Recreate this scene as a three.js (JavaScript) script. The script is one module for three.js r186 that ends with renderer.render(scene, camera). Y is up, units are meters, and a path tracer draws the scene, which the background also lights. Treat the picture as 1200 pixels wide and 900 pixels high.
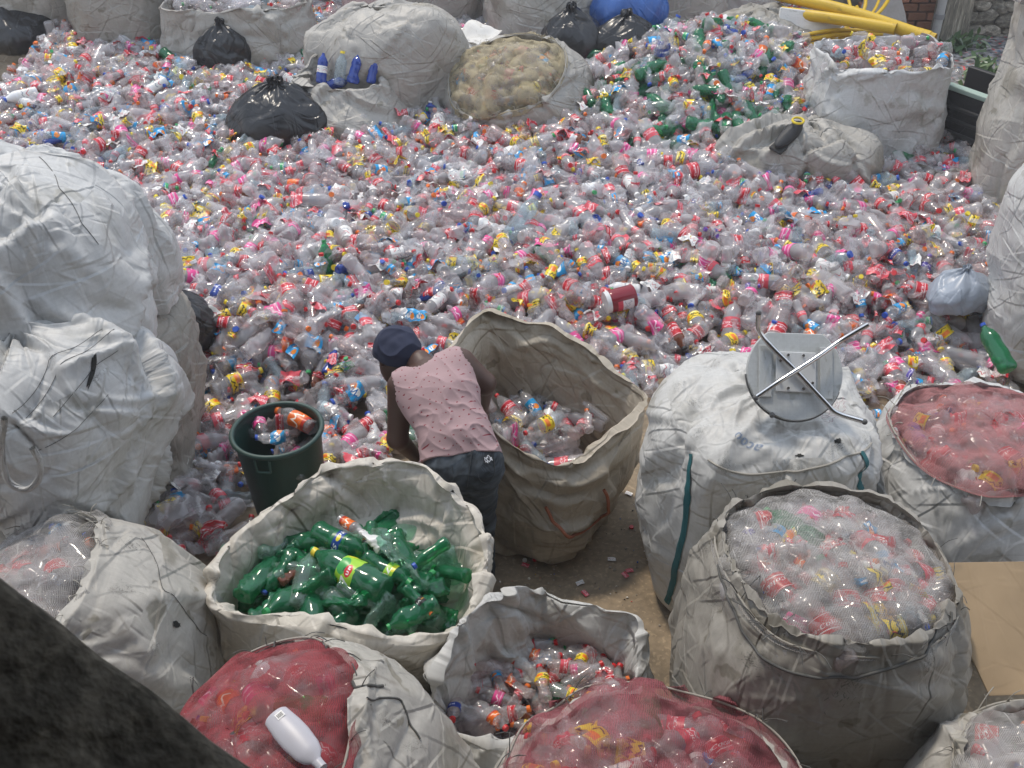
import * as THREE from 'three';
import { mergeGeometries } from 'three/addons/utils/BufferGeometryUtils.js';
import { MarchingCubes } from 'three/addons/objects/MarchingCubes.js';
import { RoundedBoxGeometry } from 'three/addons/geometries/RoundedBoxGeometry.js';

// ---------------------------------------------------------------- camera, sky, sun, exposure
const scene = new THREE.Scene();
const CAM = new THREE.Vector3(0, 3.85, 0), PITCH = 35 * Math.PI / 180, FOV = 40;
const camera = new THREE.PerspectiveCamera(FOV, 4 / 3, 0.05, 400);
camera.position.copy(CAM);
camera.lookAt(0, CAM.y - Math.sin(PITCH), -Math.cos(PITCH));
camera.focus = 6.0;
camera.userData.fStop = 16;
camera.updateMatrixWorld();
{ // hazy bright sky: air only
  const w = 64, h = 32, a = new Float32Array(w * h * 4);
  for (let y = 0; y < h; y++) for (let x = 0; x < w; x++) {
    const e = ((y + 0.5) / h - 0.5) * Math.PI, t = Math.max(0, Math.sin(e)), k = (y * w + x) * 4;
    const lo = [1.0, 1.0, 0.99], hi = [0.68, 0.8, 1.0], m = Math.pow(t, 0.55);
    for (let c = 0; c < 3; c++) a[k + c] = e < -0.02 ? 0.35 : 1.25 * (lo[c] * (1 - m) + hi[c] * m);
    a[k + 3] = 1;
  }
  const t = new THREE.DataTexture(a, w, h, THREE.RGBAFormat, THREE.FloatType);
  t.mapping = THREE.EquirectangularReflectionMapping; t.magFilter = THREE.LinearFilter; t.needsUpdate = true;
  scene.background = t; scene.environment = t;
}
const sun = new THREE.DirectionalLight(0xfff3e2, 2.3);
sun.position.set(-3.2, 11.5, -10.5); sun.target.position.set(0, 0, -5.5);
sun.castShadow = true; sun.shadow.radius = 13; sun.shadow.mapSize.set(2048, 2048);
Object.assign(sun.shadow.camera, { left: -9, right: 9, top: 9, bottom: -9, near: 0.5, far: 40 });
scene.add(sun, sun.target);
const renderer = new THREE.WebGLRenderer({ antialias: true });
renderer.toneMapping = THREE.LinearToneMapping;
renderer.toneMappingExposure = 1.06;
renderer.shadowMap.enabled = true;
renderer.setSize(1024, 768);

// ---------------------------------------------------------------- helpers
function rng(seed) { let s = seed >>> 0 || 1; return () => { s = (s + 0x6D2B79F5) >>> 0; let t = Math.imul(s ^ (s >>> 15), 1 | s); t = (t + Math.imul(t ^ (t >>> 7), 61 | t)) ^ t; return ((t ^ (t >>> 14)) >>> 0) / 4294967296; }; }
const V = (x, y, z) => new THREE.Vector3(x, y, z);
const clamp = (x, a, b) => Math.min(b, Math.max(a, x)), mixn = (a, b, t) => a + (b - a) * t;
const sstep = (a, b, x) => { const t = clamp((x - a) / (b - a), 0, 1); return t * t * (3 - 2 * t); };
// a direction of the photograph, given on its 1200 x 900 grid, met with a height (PH) or a depth (PD): a real place in the yard
const FPX = 450 / Math.tan(FOV * Math.PI / 360);
function ray(px, py) {
  const a = (px - 600) / FPX, b = (450 - py) / FPX, s = Math.sin(PITCH), c = Math.cos(PITCH);
  return V(a, -s + b * c, -c - b * s);
}
const PH = (px, py, h) => { const r = ray(px, py); return r.multiplyScalar((h - CAM.y) / r.y).add(CAM); };
const PD = (px, py, d) => { const r = ray(px, py); return r.multiplyScalar(-d / r.z).add(CAM); };
function project(p) {
  const x = p.x, y = p.y - CAM.y, z = p.z, s = Math.sin(PITCH), c = Math.cos(PITCH);
  const t = -y * s - z * c, u = y * c - z * s;
  return [600 + x / t * FPX, 450 - u / t * FPX, t];
}
// gradient noise
const PERM = (() => { const r = rng(77), p = [...Array(256).keys()]; for (let i = 255; i > 0; i--) { const j = Math.floor(r() * (i + 1)); [p[i], p[j]] = [p[j], p[i]]; } return new Uint8Array([...p, ...p, ...p]); })();
const G3 = (h, x, y, z) => { h &= 15; const u = h < 8 ? x : y, v = h < 4 ? y : h === 12 || h === 14 ? x : z; return ((h & 1) ? -u : u) + ((h & 2) ? -v : v); };
const fade = t => t * t * t * (t * (t * 6 - 15) + 10);
function noise(x, y, z, per = 0) {
  let X = Math.floor(x), Y = Math.floor(y), Z = Math.floor(z);
  const fx = x - X, fy = y - Y, fz = z - Z, u = fade(fx), v = fade(fy), w = fade(fz);
  let X1 = X + 1, Y1 = Y + 1;
  if (per) { X = ((X % per) + per) % per; X1 = ((X1 % per) + per) % per; Y = ((Y % per) + per) % per; Y1 = ((Y1 % per) + per) % per; }
  X &= 255; X1 &= 255; Y &= 255; Y1 &= 255; Z &= 255; const Z1 = (Z + 1) & 255;
  const h = (a, b, c) => PERM[PERM[PERM[a] + b] + c];
  const l = (a, b, t) => a + (b - a) * t;
  return l(l(l(G3(h(X, Y, Z), fx, fy, fz), G3(h(X1, Y, Z), fx - 1, fy, fz), u), l(G3(h(X, Y1, Z), fx, fy - 1, fz), G3(h(X1, Y1, Z), fx - 1, fy - 1, fz), u), v),
    l(l(G3(h(X, Y, Z1), fx, fy, fz - 1), G3(h(X1, Y, Z1), fx - 1, fy, fz - 1), u), l(G3(h(X, Y1, Z1), fx, fy - 1, fz - 1), G3(h(X1, Y1, Z1), fx - 1, fy - 1, fz - 1), u), v), w);
}
const ridge = (x, y, z, per) => 1 - Math.min(1, Math.abs(noise(x, y, z, per)) * 2.2);
const fbm = (x, y, z, n = 4, per = 0) => { let s = 0, a = 0.5, f = 1; for (let i = 0; i < n; i++) { s += a * noise(x * f, y * f, z + i * 7.3, per ? per * f : 0); a *= 0.5; f *= 2; } return s; };

// objects
const names = {};
function numbered(n) { const k = names[n] = (names[n] ?? -1) + 1; return k ? `${n}_${String(k).padStart(3, '0')}` : n; }
function tag(o, label, category, group, kind) {
  if (label) o.userData.label = label;
  if (category) o.userData.category = category;
  if (group) o.userData.group = group;
  if (kind) o.userData.kind = kind;
  return o;
}
function thing(name, label, category, group) { const g = new THREE.Group(); g.name = numbered(name); scene.add(g); return tag(g, label, category, group); }
function part(name, geo, mat, parent = scene, label) {
  const m = new THREE.Mesh(geo, mat); m.name = parent === scene ? numbered(name) : name;
  m.castShadow = m.receiveShadow = true; parent.add(m);
  if (label) m.userData.label = label;
  return m;
}
const lin = (r, g, b) => new THREE.Color().setRGB(r, g, b);
function tex(w, h, f, srgb = true) { // f(x, y) -> [r, g, b] 0..1
  const a = new Uint8Array(w * h * 4);
  for (let y = 0; y < h; y++) for (let x = 0; x < w; x++) { const c = f(x, y), k = (y * w + x) * 4; a[k] = clamp(c[0], 0, 1) * 255; a[k + 1] = clamp(c[1], 0, 1) * 255; a[k + 2] = clamp(c[2], 0, 1) * 255; a[k + 3] = c.length > 3 ? clamp(c[3], 0, 1) * 255 : 255; }
  const t = new THREE.DataTexture(a, w, h); t.wrapS = t.wrapT = THREE.RepeatWrapping; t.magFilter = THREE.LinearFilter; t.minFilter = THREE.LinearMipmapLinearFilter;
  if (srgb) t.colorSpace = THREE.SRGBColorSpace; t.needsUpdate = true; return t;
}
function canvasTex(w, h, draw) {
  const c = document.createElement('canvas'); c.width = w; c.height = h; draw(c.getContext('2d'), w, h);
  const t = new THREE.CanvasTexture(c); t.colorSpace = THREE.SRGBColorSpace; t.wrapS = t.wrapT = THREE.RepeatWrapping; return t;
}
function tube(pts, r, seg = 24, rad = 6, closed = false) { return new THREE.TubeGeometry(new THREE.CatmullRomCurve3(pts, closed), seg, r, rad, closed); }
const phys = o => new THREE.MeshPhysicalMaterial({ ...o });
const std = o => new THREE.MeshStandardMaterial({ ...o });

// ---------------------------------------------------------------- sack cloth materials
const N = 1024;
const creaseTex = (() => { // thin woven plastic: smooth panels broken by straight sharp crease lines, each a small step or ridge that dies out
  const r = rng(5), H = new Float32Array(N * N).fill(0.5);
  for (let k = 0; k < 330; k++) {
    const big = k < 70, cx = r() * N, cy = r() * N, a = r() * Math.PI, L = (big ? 0.12 + 0.16 * r() : 0.03 + 0.08 * r()) * N, w = (big ? 0.018 + 0.02 * r() : 0.006 + 0.012 * r()) * N, A = (big ? 0.26 : 0.13) * (r() < 0.5 ? -1 : 1) * (0.4 + 0.6 * r()), step = r() < 0.65, bow = (r() - 0.5) * 0.25 / L, ca = Math.cos(a), sa = Math.sin(a), R = Math.ceil(L + w * 4);
    for (let y = -R; y <= R; y++) for (let x = -R; x <= R; x++) { const t = x * ca + y * sa; if (Math.abs(t) > L) continue; const d = -x * sa + y * ca + bow * t * t; if (Math.abs(d) > w * 4) continue; const e = 1 - (t / L) * (t / L), q = ((Math.round(cy + y) % N + N) % N) * N + ((Math.round(cx + x) % N + N) % N); H[q] += A * e * (step ? clamp(d / 5, -1, 1) * Math.exp(-Math.abs(d) / w) * 0.6 : Math.exp(-d * d / (w * w * 0.5)) * 0.8); }
  }
  for (let y = 0; y < N; y++) for (let x = 0; x < N; x++) H[y * N + x] += 0.05 * fbm(x / N * 9, y / N * 9, 4, 3, 9) + 0.01 * ((x ^ y) & 1);
  return tex(N, N, (x, y) => { const h = H[y * N + x]; return [h, h, h]; }, false);
})();
const smudge = (seed, k1, k2) => tex(N, N, (x, y) => { // grime rubbed into pale woven plastic: cloudy patches, scuffed streaks, worn spots with ragged edges
  const u = x / N, v = y / N, rag = 0.09 * fbm(u * 30, v * 30, seed + 3, 3, 30), big = fbm(u * 3, v * 3, seed, 5, 3), fine = fbm(u * 64, v * 64, seed + 1.7, 2, 64);
  const patch = sstep(0.06, 0.26, big + rag), worn = sstep(0.3, 0.36, fbm(u * 6, v * 6, seed + 8, 4, 6) + rag), streak = sstep(0.85, 1.0, ridge(u * 3 + 0.3 * noise(u * 4, v * 4, 2, 4), v * 9, seed + 4, 9)) * sstep(-0.05, 0.3, noise(u * 4, v * 4, seed + 6, 4) + rag);
  const m = 0.97 + fine * 0.07 + 0.018 * noise(u * 220, v * 3, seed, 0) + 0.018 * noise(u * 3, v * 220, seed + 2, 0) + big * 0.10 - patch * k1 - worn * k2 - streak * k1 * 0.8;
  return [m, m - 0.06 * (patch * k1 + streak * k1) - 0.05 * worn * k2, m - 0.22 * (patch * k1 + worn * k2) - 0.1 * streak * k1];
});
const dirtTex = smudge(4.2, 0.07, 0.1), grimeTex = smudge(14.2, 0.15, 0.17);
const clothCache = {};
function cloth(r, g, b, dirty = 0, bump = 0.034, through = 0) {
  const k = [r, g, b, dirty, bump, through].join();
  return clothCache[k] ??= phys({ color: lin(r, g, b), map: dirty ? grimeTex : dirtTex, roughness: 0.5, bumpMap: creaseTex, bumpScale: bump, side: THREE.DoubleSide, ...(through ? { transmission: through, thickness: 0, roughness: 0.85 } : {}) });
}
const M = {
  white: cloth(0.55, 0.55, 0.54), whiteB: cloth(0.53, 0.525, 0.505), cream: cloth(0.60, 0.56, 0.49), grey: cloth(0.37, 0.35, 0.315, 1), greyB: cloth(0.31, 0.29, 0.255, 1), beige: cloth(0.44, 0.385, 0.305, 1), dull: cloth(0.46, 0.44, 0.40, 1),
  black: phys({ color: lin(0.012, 0.012, 0.014), roughness: 0.28, bumpMap: creaseTex, bumpScale: 0.02, side: THREE.DoubleSide }),
  blueBag: phys({ color: lin(0.02, 0.09, 0.32), roughness: 0.3, bumpMap: creaseTex, bumpScale: 0.02, side: THREE.DoubleSide }),
  thread: std({ color: lin(0.11, 0.11, 0.105), roughness: 0.9 }), twine: std({ color: lin(0.35, 0.33, 0.29), roughness: 0.9 }), teal: std({ color: lin(0.012, 0.11, 0.125), roughness: 0.7, map: dirtTex }),
  tear_shade: std({ color: lin(0.025, 0.025, 0.023), roughness: 0.95, bumpMap: creaseTex, bumpScale: 0.01 }),  // charcoal patches laid on the cloth in place of shaded holes
};
// ---------------------------------------------------------------- bottles
const PROF = { // t, radius share; label band; length, radius
  soda: { L: 0.31, R: 0.052, lab: [0.42, 0.62], p: [[0, 0.55], [0.012, 0.82], [0.05, 1], [0.2, 1], [0.34, 0.93], [0.4, 0.99], [0.64, 0.99], [0.72, 0.9], [0.82, 0.62], [0.9, 0.36], [0.925, 0.28], [0.935, 0.3], [0.965, 0.27]] },
  big: { L: 0.34, R: 0.057, lab: [0.34, 0.56], p: [[0, 0.6], [0.015, 0.86], [0.05, 1], [0.3, 1], [0.33, 0.97], [0.58, 0.97], [0.61, 1], [0.7, 0.97], [0.8, 0.72], [0.89, 0.36], [0.92, 0.25], [0.93, 0.28], [0.965, 0.25]] },
  small: { L: 0.225, R: 0.034, lab: [0.5, 0.68], p: [[0, 0.6], [0.02, 0.88], [0.06, 1], [0.2, 0.98], [0.33, 0.86], [0.46, 0.97], [0.69, 0.97], [0.78, 0.8], [0.87, 0.5], [0.91, 0.4], [0.92, 0.44], [0.96, 0.4]] },
  water: { L: 0.235, R: 0.035, lab: [0.42, 0.62], p: [[0, 0.7], [0.02, 0.92], [0.07, 0.99], [0.1, 0.93], [0.14, 1], [0.18, 0.93], [0.22, 1], [0.26, 0.93], [0.3, 1], [0.36, 0.96], [0.64, 0.96], [0.68, 1], [0.74, 0.9], [0.84, 0.62], [0.9, 0.42], [0.96, 0.4]] },
  juice: { L: 0.25, R: 0.043, lab: [0.14, 0.56], p: [[0, 0.7], [0.02, 0.95], [0.06, 1], [0.1, 0.97], [0.58, 0.97], [0.62, 1.02], [0.7, 0.95], [0.8, 0.72], [0.88, 0.48], [0.915, 0.44], [0.93, 0.48], [0.96, 0.42]] },
};
const profAt = (p, t) => { for (let i = 1; i < p.length; i++) if (t <= p[i][0]) { const [a, ra] = p[i - 1], [b, rb] = p[i], k = (t - a) / (b - a); return mixn(ra, rb, k); } return p[p.length - 1][1]; };
function bottleSet(type, crush, seed) {
  const { L, R, lab, p } = PROF[type], r = rng(seed * 131 + 7);
  const flat = crush * (0.25 + 0.5 * r()), ft = 0.2 + 0.5 * r(), fa = r() * 6.28, bend = crush * (r() - 0.5) * 0.5, ba = r() * 6.28, tw = crush * (r() - 0.5) * 1.5, s = seed * 3.7;
  const short = 1 - crush * r() * 0.22;
  const warp = v => {
    const t = v.y / L; let x = v.x, z = v.z, y = v.y;
    const w = Math.exp(-Math.pow((t - ft) / 0.3, 2)), k = 1 - flat * w, c = Math.cos(fa), sn = Math.sin(fa);
    let a = x * c + z * sn, b = -x * sn + z * c; a *= k; b *= 1 + flat * w * 0.28; x = a * c - b * sn; z = a * sn + b * c;
    if (t < 0.84 && t > 0.01) { const d = crush * R * (0.5 * noise(x * 22 + s, y * 16, z * 22) + 0.28 * (ridge(x * 40 + s, y * 30, z * 40 + 5) - 0.5)); const q = Math.hypot(x, z) || 1; x += x / q * d; z += z / q * d; }
    const an = tw * t, ca = Math.cos(an), sa = Math.sin(an);[x, z] = [x * ca - z * sa, x * sa + z * ca];
    const off = bend * (t - 0.5) * (t - 0.5) * L; x += Math.cos(ba) * off; z += Math.sin(ba) * off;
    y = (y - L / 2) * short;
    return v.set(x, y, z);
  };
  const apply = g => { const P = g.attributes.position, v = V(); for (let i = 0; i < P.count; i++) { v.fromBufferAttribute(P, i); warp(v); P.setXYZ(i, v.x, v.y, v.z); } g.computeVertexNormals(); return g; };
  const ts = [0, 0.006, 0.012, 0.03, 0.06, 0.1, 0.14, 0.18, 0.22, 0.26, 0.3, 0.36, 0.43, 0.5, 0.57, 0.63, 0.68, 0.74, 0.8, 0.85, 0.9, 0.925, 0.965];
  const pts = [new THREE.Vector2(0.001, L * 0.02)]; for (const t of ts) pts.push(new THREE.Vector2(profAt(p, t) * R, t * L));
  const body = apply(new THREE.LatheGeometry(pts, 16));
  const lp = []; for (let i = 0; i <= 5; i++) { const t = mixn(lab[0], lab[1], i / 5); lp.push(new THREE.Vector2(profAt(p, t) * R + 0.0012, t * L)); }
  const label = apply(new THREE.LatheGeometry(lp, 16));
  const nr = profAt(p, 0.94) * R + 0.002, cap = apply(mergeGeometries([new THREE.CylinderGeometry(nr, nr, 0.018, 12).translate(0, L * 0.965, 0)]));
  return { type, body, label, cap, L: L * short, R };
}
const txt = (g, s, x, y, size, font, col, rot = 0) => { g.save(); g.translate(x, y); g.rotate(rot); g.font = `${font.replace('#', size)}`; g.fillStyle = col; g.textAlign = 'center'; g.textBaseline = 'middle'; g.fillText(s, 0, 0); g.restore(); };
const squig = (g, x, y, w, col, lw, seed) => { const r = rng(seed); g.strokeStyle = col; g.lineWidth = lw; g.beginPath(); g.moveTo(x, y); for (let i = 1; i <= 9; i++) g.lineTo(x + w * i / 9, y + (r() - 0.5) * lw * 6); g.stroke(); };
function labelTex(bg, draw) {
  return canvasTex(256, 96, (g, w, h) => { g.fillStyle = bg; g.fillRect(0, 0, w, h); for (const o of [0, 128]) { g.save(); g.translate(o, 0); draw(g, 128, h); g.restore(); } });
}
const script = 'italic bold #px serif', bold = 'bold #px sans-serif';
const LAB = {
  red: labelTex('#c01526', (g, w, h) => { g.fillStyle = '#e7dede'; g.fillRect(0, 4, w, 3); txt(g, 'Coca-Cola', 62, 50, 27, script, '#f4eeee'); g.strokeStyle = '#f2e9e9'; g.lineWidth = 5; g.beginPath(); g.moveTo(5, 80); g.quadraticCurveTo(60, 62, 122, 84); g.stroke(); }),
  faded: labelTex('#cf4a57', (g) => { txt(g, 'Coca-Cola', 62, 48, 27, script, '#f3e3e3'); squig(g, 8, 80, 110, '#ecc9cc', 5, 3); }),
  yellow: labelTex('#e6c81e', (g) => { g.fillStyle = '#ea7a1c'; g.fillRect(8, 14, 44, 40); squig(g, 60, 40, 60, '#26241a', 7, 8); squig(g, 10, 76, 104, '#3a3216', 6, 5); g.fillStyle = '#f7efb0'; g.fillRect(60, 8, 58, 10); }),
  blue: labelTex('#1f96cf', (g) => { g.fillStyle = '#f4f4ee'; g.beginPath(); g.ellipse(44, 48, 34, 22, -0.3, 0, 7); g.fill(); g.fillStyle = '#ee8a2a'; g.beginPath(); g.ellipse(86, 60, 26, 20, 0.3, 0, 7); g.fill(); squig(g, 18, 44, 60, '#1560a8', 6, 12); }),
  pink: labelTex('#d8478a', (g) => { squig(g, 10, 40, 104, '#f7dbe8', 8, 21); g.fillStyle = '#f0a8c6'; g.fillRect(0, 70, 128, 12); }),
  orange: labelTex('#e2691c', (g) => { squig(g, 12, 44, 100, '#fbe9d8', 8, 31); g.fillStyle = '#b8321c'; g.fillRect(0, 78, 128, 18); }),
  green: labelTex('#3aa76a', (g) => { squig(g, 12, 44, 100, '#f1f5ee', 7, 41); g.fillStyle = '#1c70b8'; g.fillRect(0, 72, 128, 24); }),
  white: labelTex('#dcdad6', (g) => { squig(g, 12, 34, 100, '#7d8692', 5, 51); squig(g, 12, 64, 100, '#b85058', 5, 52); }),
  purple: labelTex('#4d3f93', (g) => { squig(g, 12, 46, 100, '#e8e2f0', 7, 61); }),
  navy: labelTex('#17378c', (g) => { txt(g, 'pepsi', 64, 52, 34, bold, '#f2f4fb'); }),
  sprite: labelTex('#0b3f8e', (g, w, h) => { g.fillStyle = '#0c6b3c'; g.fillRect(0, 0, w, 22); g.fillRect(0, 74, w, 22); txt(g, 'Sprite', 56, 48, 36, 'italic bold #px sans-serif', '#f5f7f4'); g.fillStyle = '#e9d52a'; g.beginPath(); g.arc(112, 46, 13, 0, 7); g.fill(); }),
  sevenup: labelTex('#9fd03a', (g, w, h) => { g.fillStyle = '#e8dc3a'; g.beginPath(); g.arc(24, 20, 26, 0, 7); g.fill(); g.fillStyle = '#3da34c'; g.beginPath(); g.arc(92, 24, 28, 0, 7); g.fill(); txt(g, '7', 48, 58, 64, bold, '#f6f8f2'); g.fillStyle = '#d2202c'; g.beginPath(); g.arc(84, 62, 19, 0, 7); g.fill(); txt(g, 'UP', 84, 63, 20, bold, '#fff'); }),
  vive: labelTex('#20231f', (g) => { txt(g, 'VIVE', 46, 50, 40, bold, '#f0f2ee'); txt(g, '100', 106, 52, 24, bold, '#e8a41c'); g.strokeStyle = '#8fbf2d'; g.lineWidth = 6; g.beginPath(); g.arc(64, 86, 9, 0, 7); g.stroke(); }),
};
const LABM = Object.fromEntries(Object.entries(LAB).map(([k, t]) => [k, phys({ map: t, roughness: 0.35, side: THREE.DoubleSide })]));
const pet = (r, g, b, tr = 0.8, ro = 0.16) => phys({ color: lin(r, g, b), transmission: tr, thickness: 0, roughness: ro, ior: 1.5, side: THREE.DoubleSide });
const PET = {
  clear: pet(0.93, 0.92, 0.925, 0.87, 0.1), milky: pet(0.86, 0.84, 0.845, 0.75, 0.2), rosy: pet(0.89, 0.81, 0.80, 0.82, 0.12), bluish: pet(0.74, 0.83, 0.87, 0.84, 0.1), amber: pet(0.30, 0.10, 0.05, 0.55), green: pet(0.06, 0.46, 0.22, 0.8), paleGreen: pet(0.50, 0.74, 0.63, 0.84, 0.1), cobalt: pet(0.03, 0.08, 0.42, 0.4), solidWhite: phys({ color: lin(0.72, 0.72, 0.72), roughness: 0.4 }),
};
const CAPC = { red: [0.55, 0.02, 0.025], orange: [0.75, 0.16, 0.02], green: [0.03, 0.3, 0.09], blue: [0.02, 0.08, 0.42], white: [0.75, 0.75, 0.74], yellow: [0.75, 0.58, 0.03], purple: [0.14, 0.06, 0.35], black: [0.02, 0.02, 0.02] };
const CAPM = Object.fromEntries(Object.entries(CAPC).map(([k, c]) => [k, phys({ color: lin(...c), roughness: 0.4 })]));
const SETS = [];
[['soda', 0.25], ['soda', 0.8], ['soda', 1.25], ['big', 0.2], ['big', 0.7], ['big', 1.2], ['small', 0.2], ['small', 0.8], ['small', 1.2], ['water', 0.3], ['water', 1.0], ['juice', 0.25], ['juice', 0.9], ['soda', 1.7], ['big', 1.8], ['small', 1.7], ['water', 1.6], ['juice', 1.5], ['soda', 0.5], ['big', 1.0]].forEach(([t, c], i) => SETS.push(bottleSet(t, c, i + 1)));
const SAME = { soda: [0, 0, 18, 18, 1, 2, 13], big: [3, 3, 4, 19, 5, 14], small: [6, 6, 7, 8, 15], water: [9, 9, 10, 16], juice: [11, 11, 12, 17] };
// looks that occur in the heap: [weight, bottle kinds, plastic, label, cap]
const LOOKS = [
  [10, ['soda', 'small', 'big'], 'clear', 'red', 'red'], [6, ['soda', 'big'], 'rosy', 'red', 'red'], [7, ['soda', 'small', 'big'], 'milky', 'faded', 'red'], [6, ['soda', 'small'], 'clear', 'faded', null],
  [9, ['soda', 'juice', 'big'], 'clear', 'yellow', 'yellow'], [5, ['small', 'soda'], 'rosy', 'yellow', 'orange'], [7, ['juice', 'small', 'water'], 'clear', 'blue', 'blue'], [3, ['water', 'juice'], 'bluish', 'blue', 'white'],
  [6, ['soda', 'big'], 'milky', 'pink', null], [6, ['water', 'small', 'soda'], 'milky', 'faded', null], [4, ['juice', 'small'], 'rosy', 'orange', 'orange'], [1.5, ['water', 'small'], 'clear', 'green', 'green'], [5, ['water', 'juice'], 'milky', 'white', 'white'],
  [0.8, ['small'], 'clear', 'purple', 'purple'], [0.8, ['soda'], 'clear', 'navy', 'blue'], [8, ['soda', 'big', 'small'], 'clear', null, 'red'], [16, ['soda', 'water', 'big'], 'clear', null, null], [10, ['soda', 'water', 'big'], 'milky', null, null], [7, ['water', 'small', 'soda'], 'rosy', null, 'orange'],
  [6, ['water', 'juice', 'small'], 'bluish', null, 'blue'], [5, ['water', 'big', 'small'], 'clear', null, 'green'], [1.0, ['soda', 'small'], 'green', null, 'green'], [1.5, ['small', 'juice'], 'amber', 'red', 'black'], [1.2, ['juice'], 'solidWhite', 'white', 'blue'], [1, ['small'], 'cobalt', null, 'white'],
  [5, ['big', 'soda'], 'milky', null, 'white'],
];
const LOOKSUM = LOOKS.reduce((s, l) => s + l[0], 0);
const plasticWord = { clear: 'clear', milky: 'cloudy', rosy: 'pinkish', bluish: 'bluish', amber: 'brown', green: 'green', paleGreen: 'pale green', cobalt: 'cobalt', solidWhite: 'white' };
const labelWord = { red: 'a red wrapper', faded: 'a faded wrapper', yellow: 'a yellow wrapper', blue: 'a blue wrapper', pink: 'a pink wrapper', orange: 'an orange wrapper', green: 'a green wrapper', white: 'a white wrapper', purple: 'a purple wrapper', navy: 'a navy wrapper', sprite: 'a blue and green wrapper', sevenup: 'a lime green wrapper', vive: 'a black wrapper' };
function pickLook(r, only) { for (;;) { let x = r() * LOOKSUM; for (const l of LOOKS) { x -= l[0]; if (x <= 0) { if (!only || only(l)) { const t = l[1][Math.floor(r() * l[1].length)]; const s = SAME[t]; return { set: s[Math.floor(r() * s.length)], pl: l[2], lab: l[3], cap: l[4] }; } break; } } } }
function bottleThing(name, look, matrix, label, category, group) {
  const g = thing(name, label, category, group), s = SETS[look.set];
  part('body', s.body, PET[look.pl], g);
  if (look.lab) part('wrapper', s.label, LABM[look.lab], g);
  if (look.cap) part('cap', s.cap, CAPM[look.cap], g);
  g.applyMatrix4(matrix); return g;
}
function lieMatrix(pos, yaw, pitch, roll, scale = 1) { // bottle axis is y; lies along its yaw
  const q = new THREE.Quaternion().setFromEuler(new THREE.Euler(pitch, yaw, 0, 'YXZ')).multiply(new THREE.Quaternion().setFromEuler(new THREE.Euler(Math.PI / 2, 0, 0))).multiply(new THREE.Quaternion().setFromAxisAngle(V(0, 1, 0), roll));
  return new THREE.Matrix4().compose(pos, q, V(scale, scale, scale));
}
function bottleMass(name, list, label, category, parent) { // many bottles nobody could count: one object, copies by look
  const g = new THREE.Group(); g.name = numbered(name); tag(g, label, category, null, 'stuff'); scene.add(g);
  const by = new Map();
  for (const b of list) { const k = [b.look.set, b.look.pl, b.look.lab, b.look.cap].join('|'); if (!by.has(k)) by.set(k, []); by.get(k).push(b); }
  for (const bs of by.values()) {
    const { look } = bs[0], s = SETS[look.set];
    for (const [nm, geo, mat] of [['bottle_bodies', s.body, PET[look.pl]], ['bottle_wrappers', s.label, look.lab && LABM[look.lab]], ['bottle_caps', s.cap, look.cap && CAPM[look.cap]]]) {
      if (!mat) continue;
      const im = new THREE.InstancedMesh(geo, mat, bs.length); im.name = nm; im.userData.kind = 'stuff'; im.castShadow = im.receiveShadow = true;
      bs.forEach((b, i) => im.setMatrixAt(i, b.m)); g.add(im);
    }
  }
  return g;
}
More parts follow.
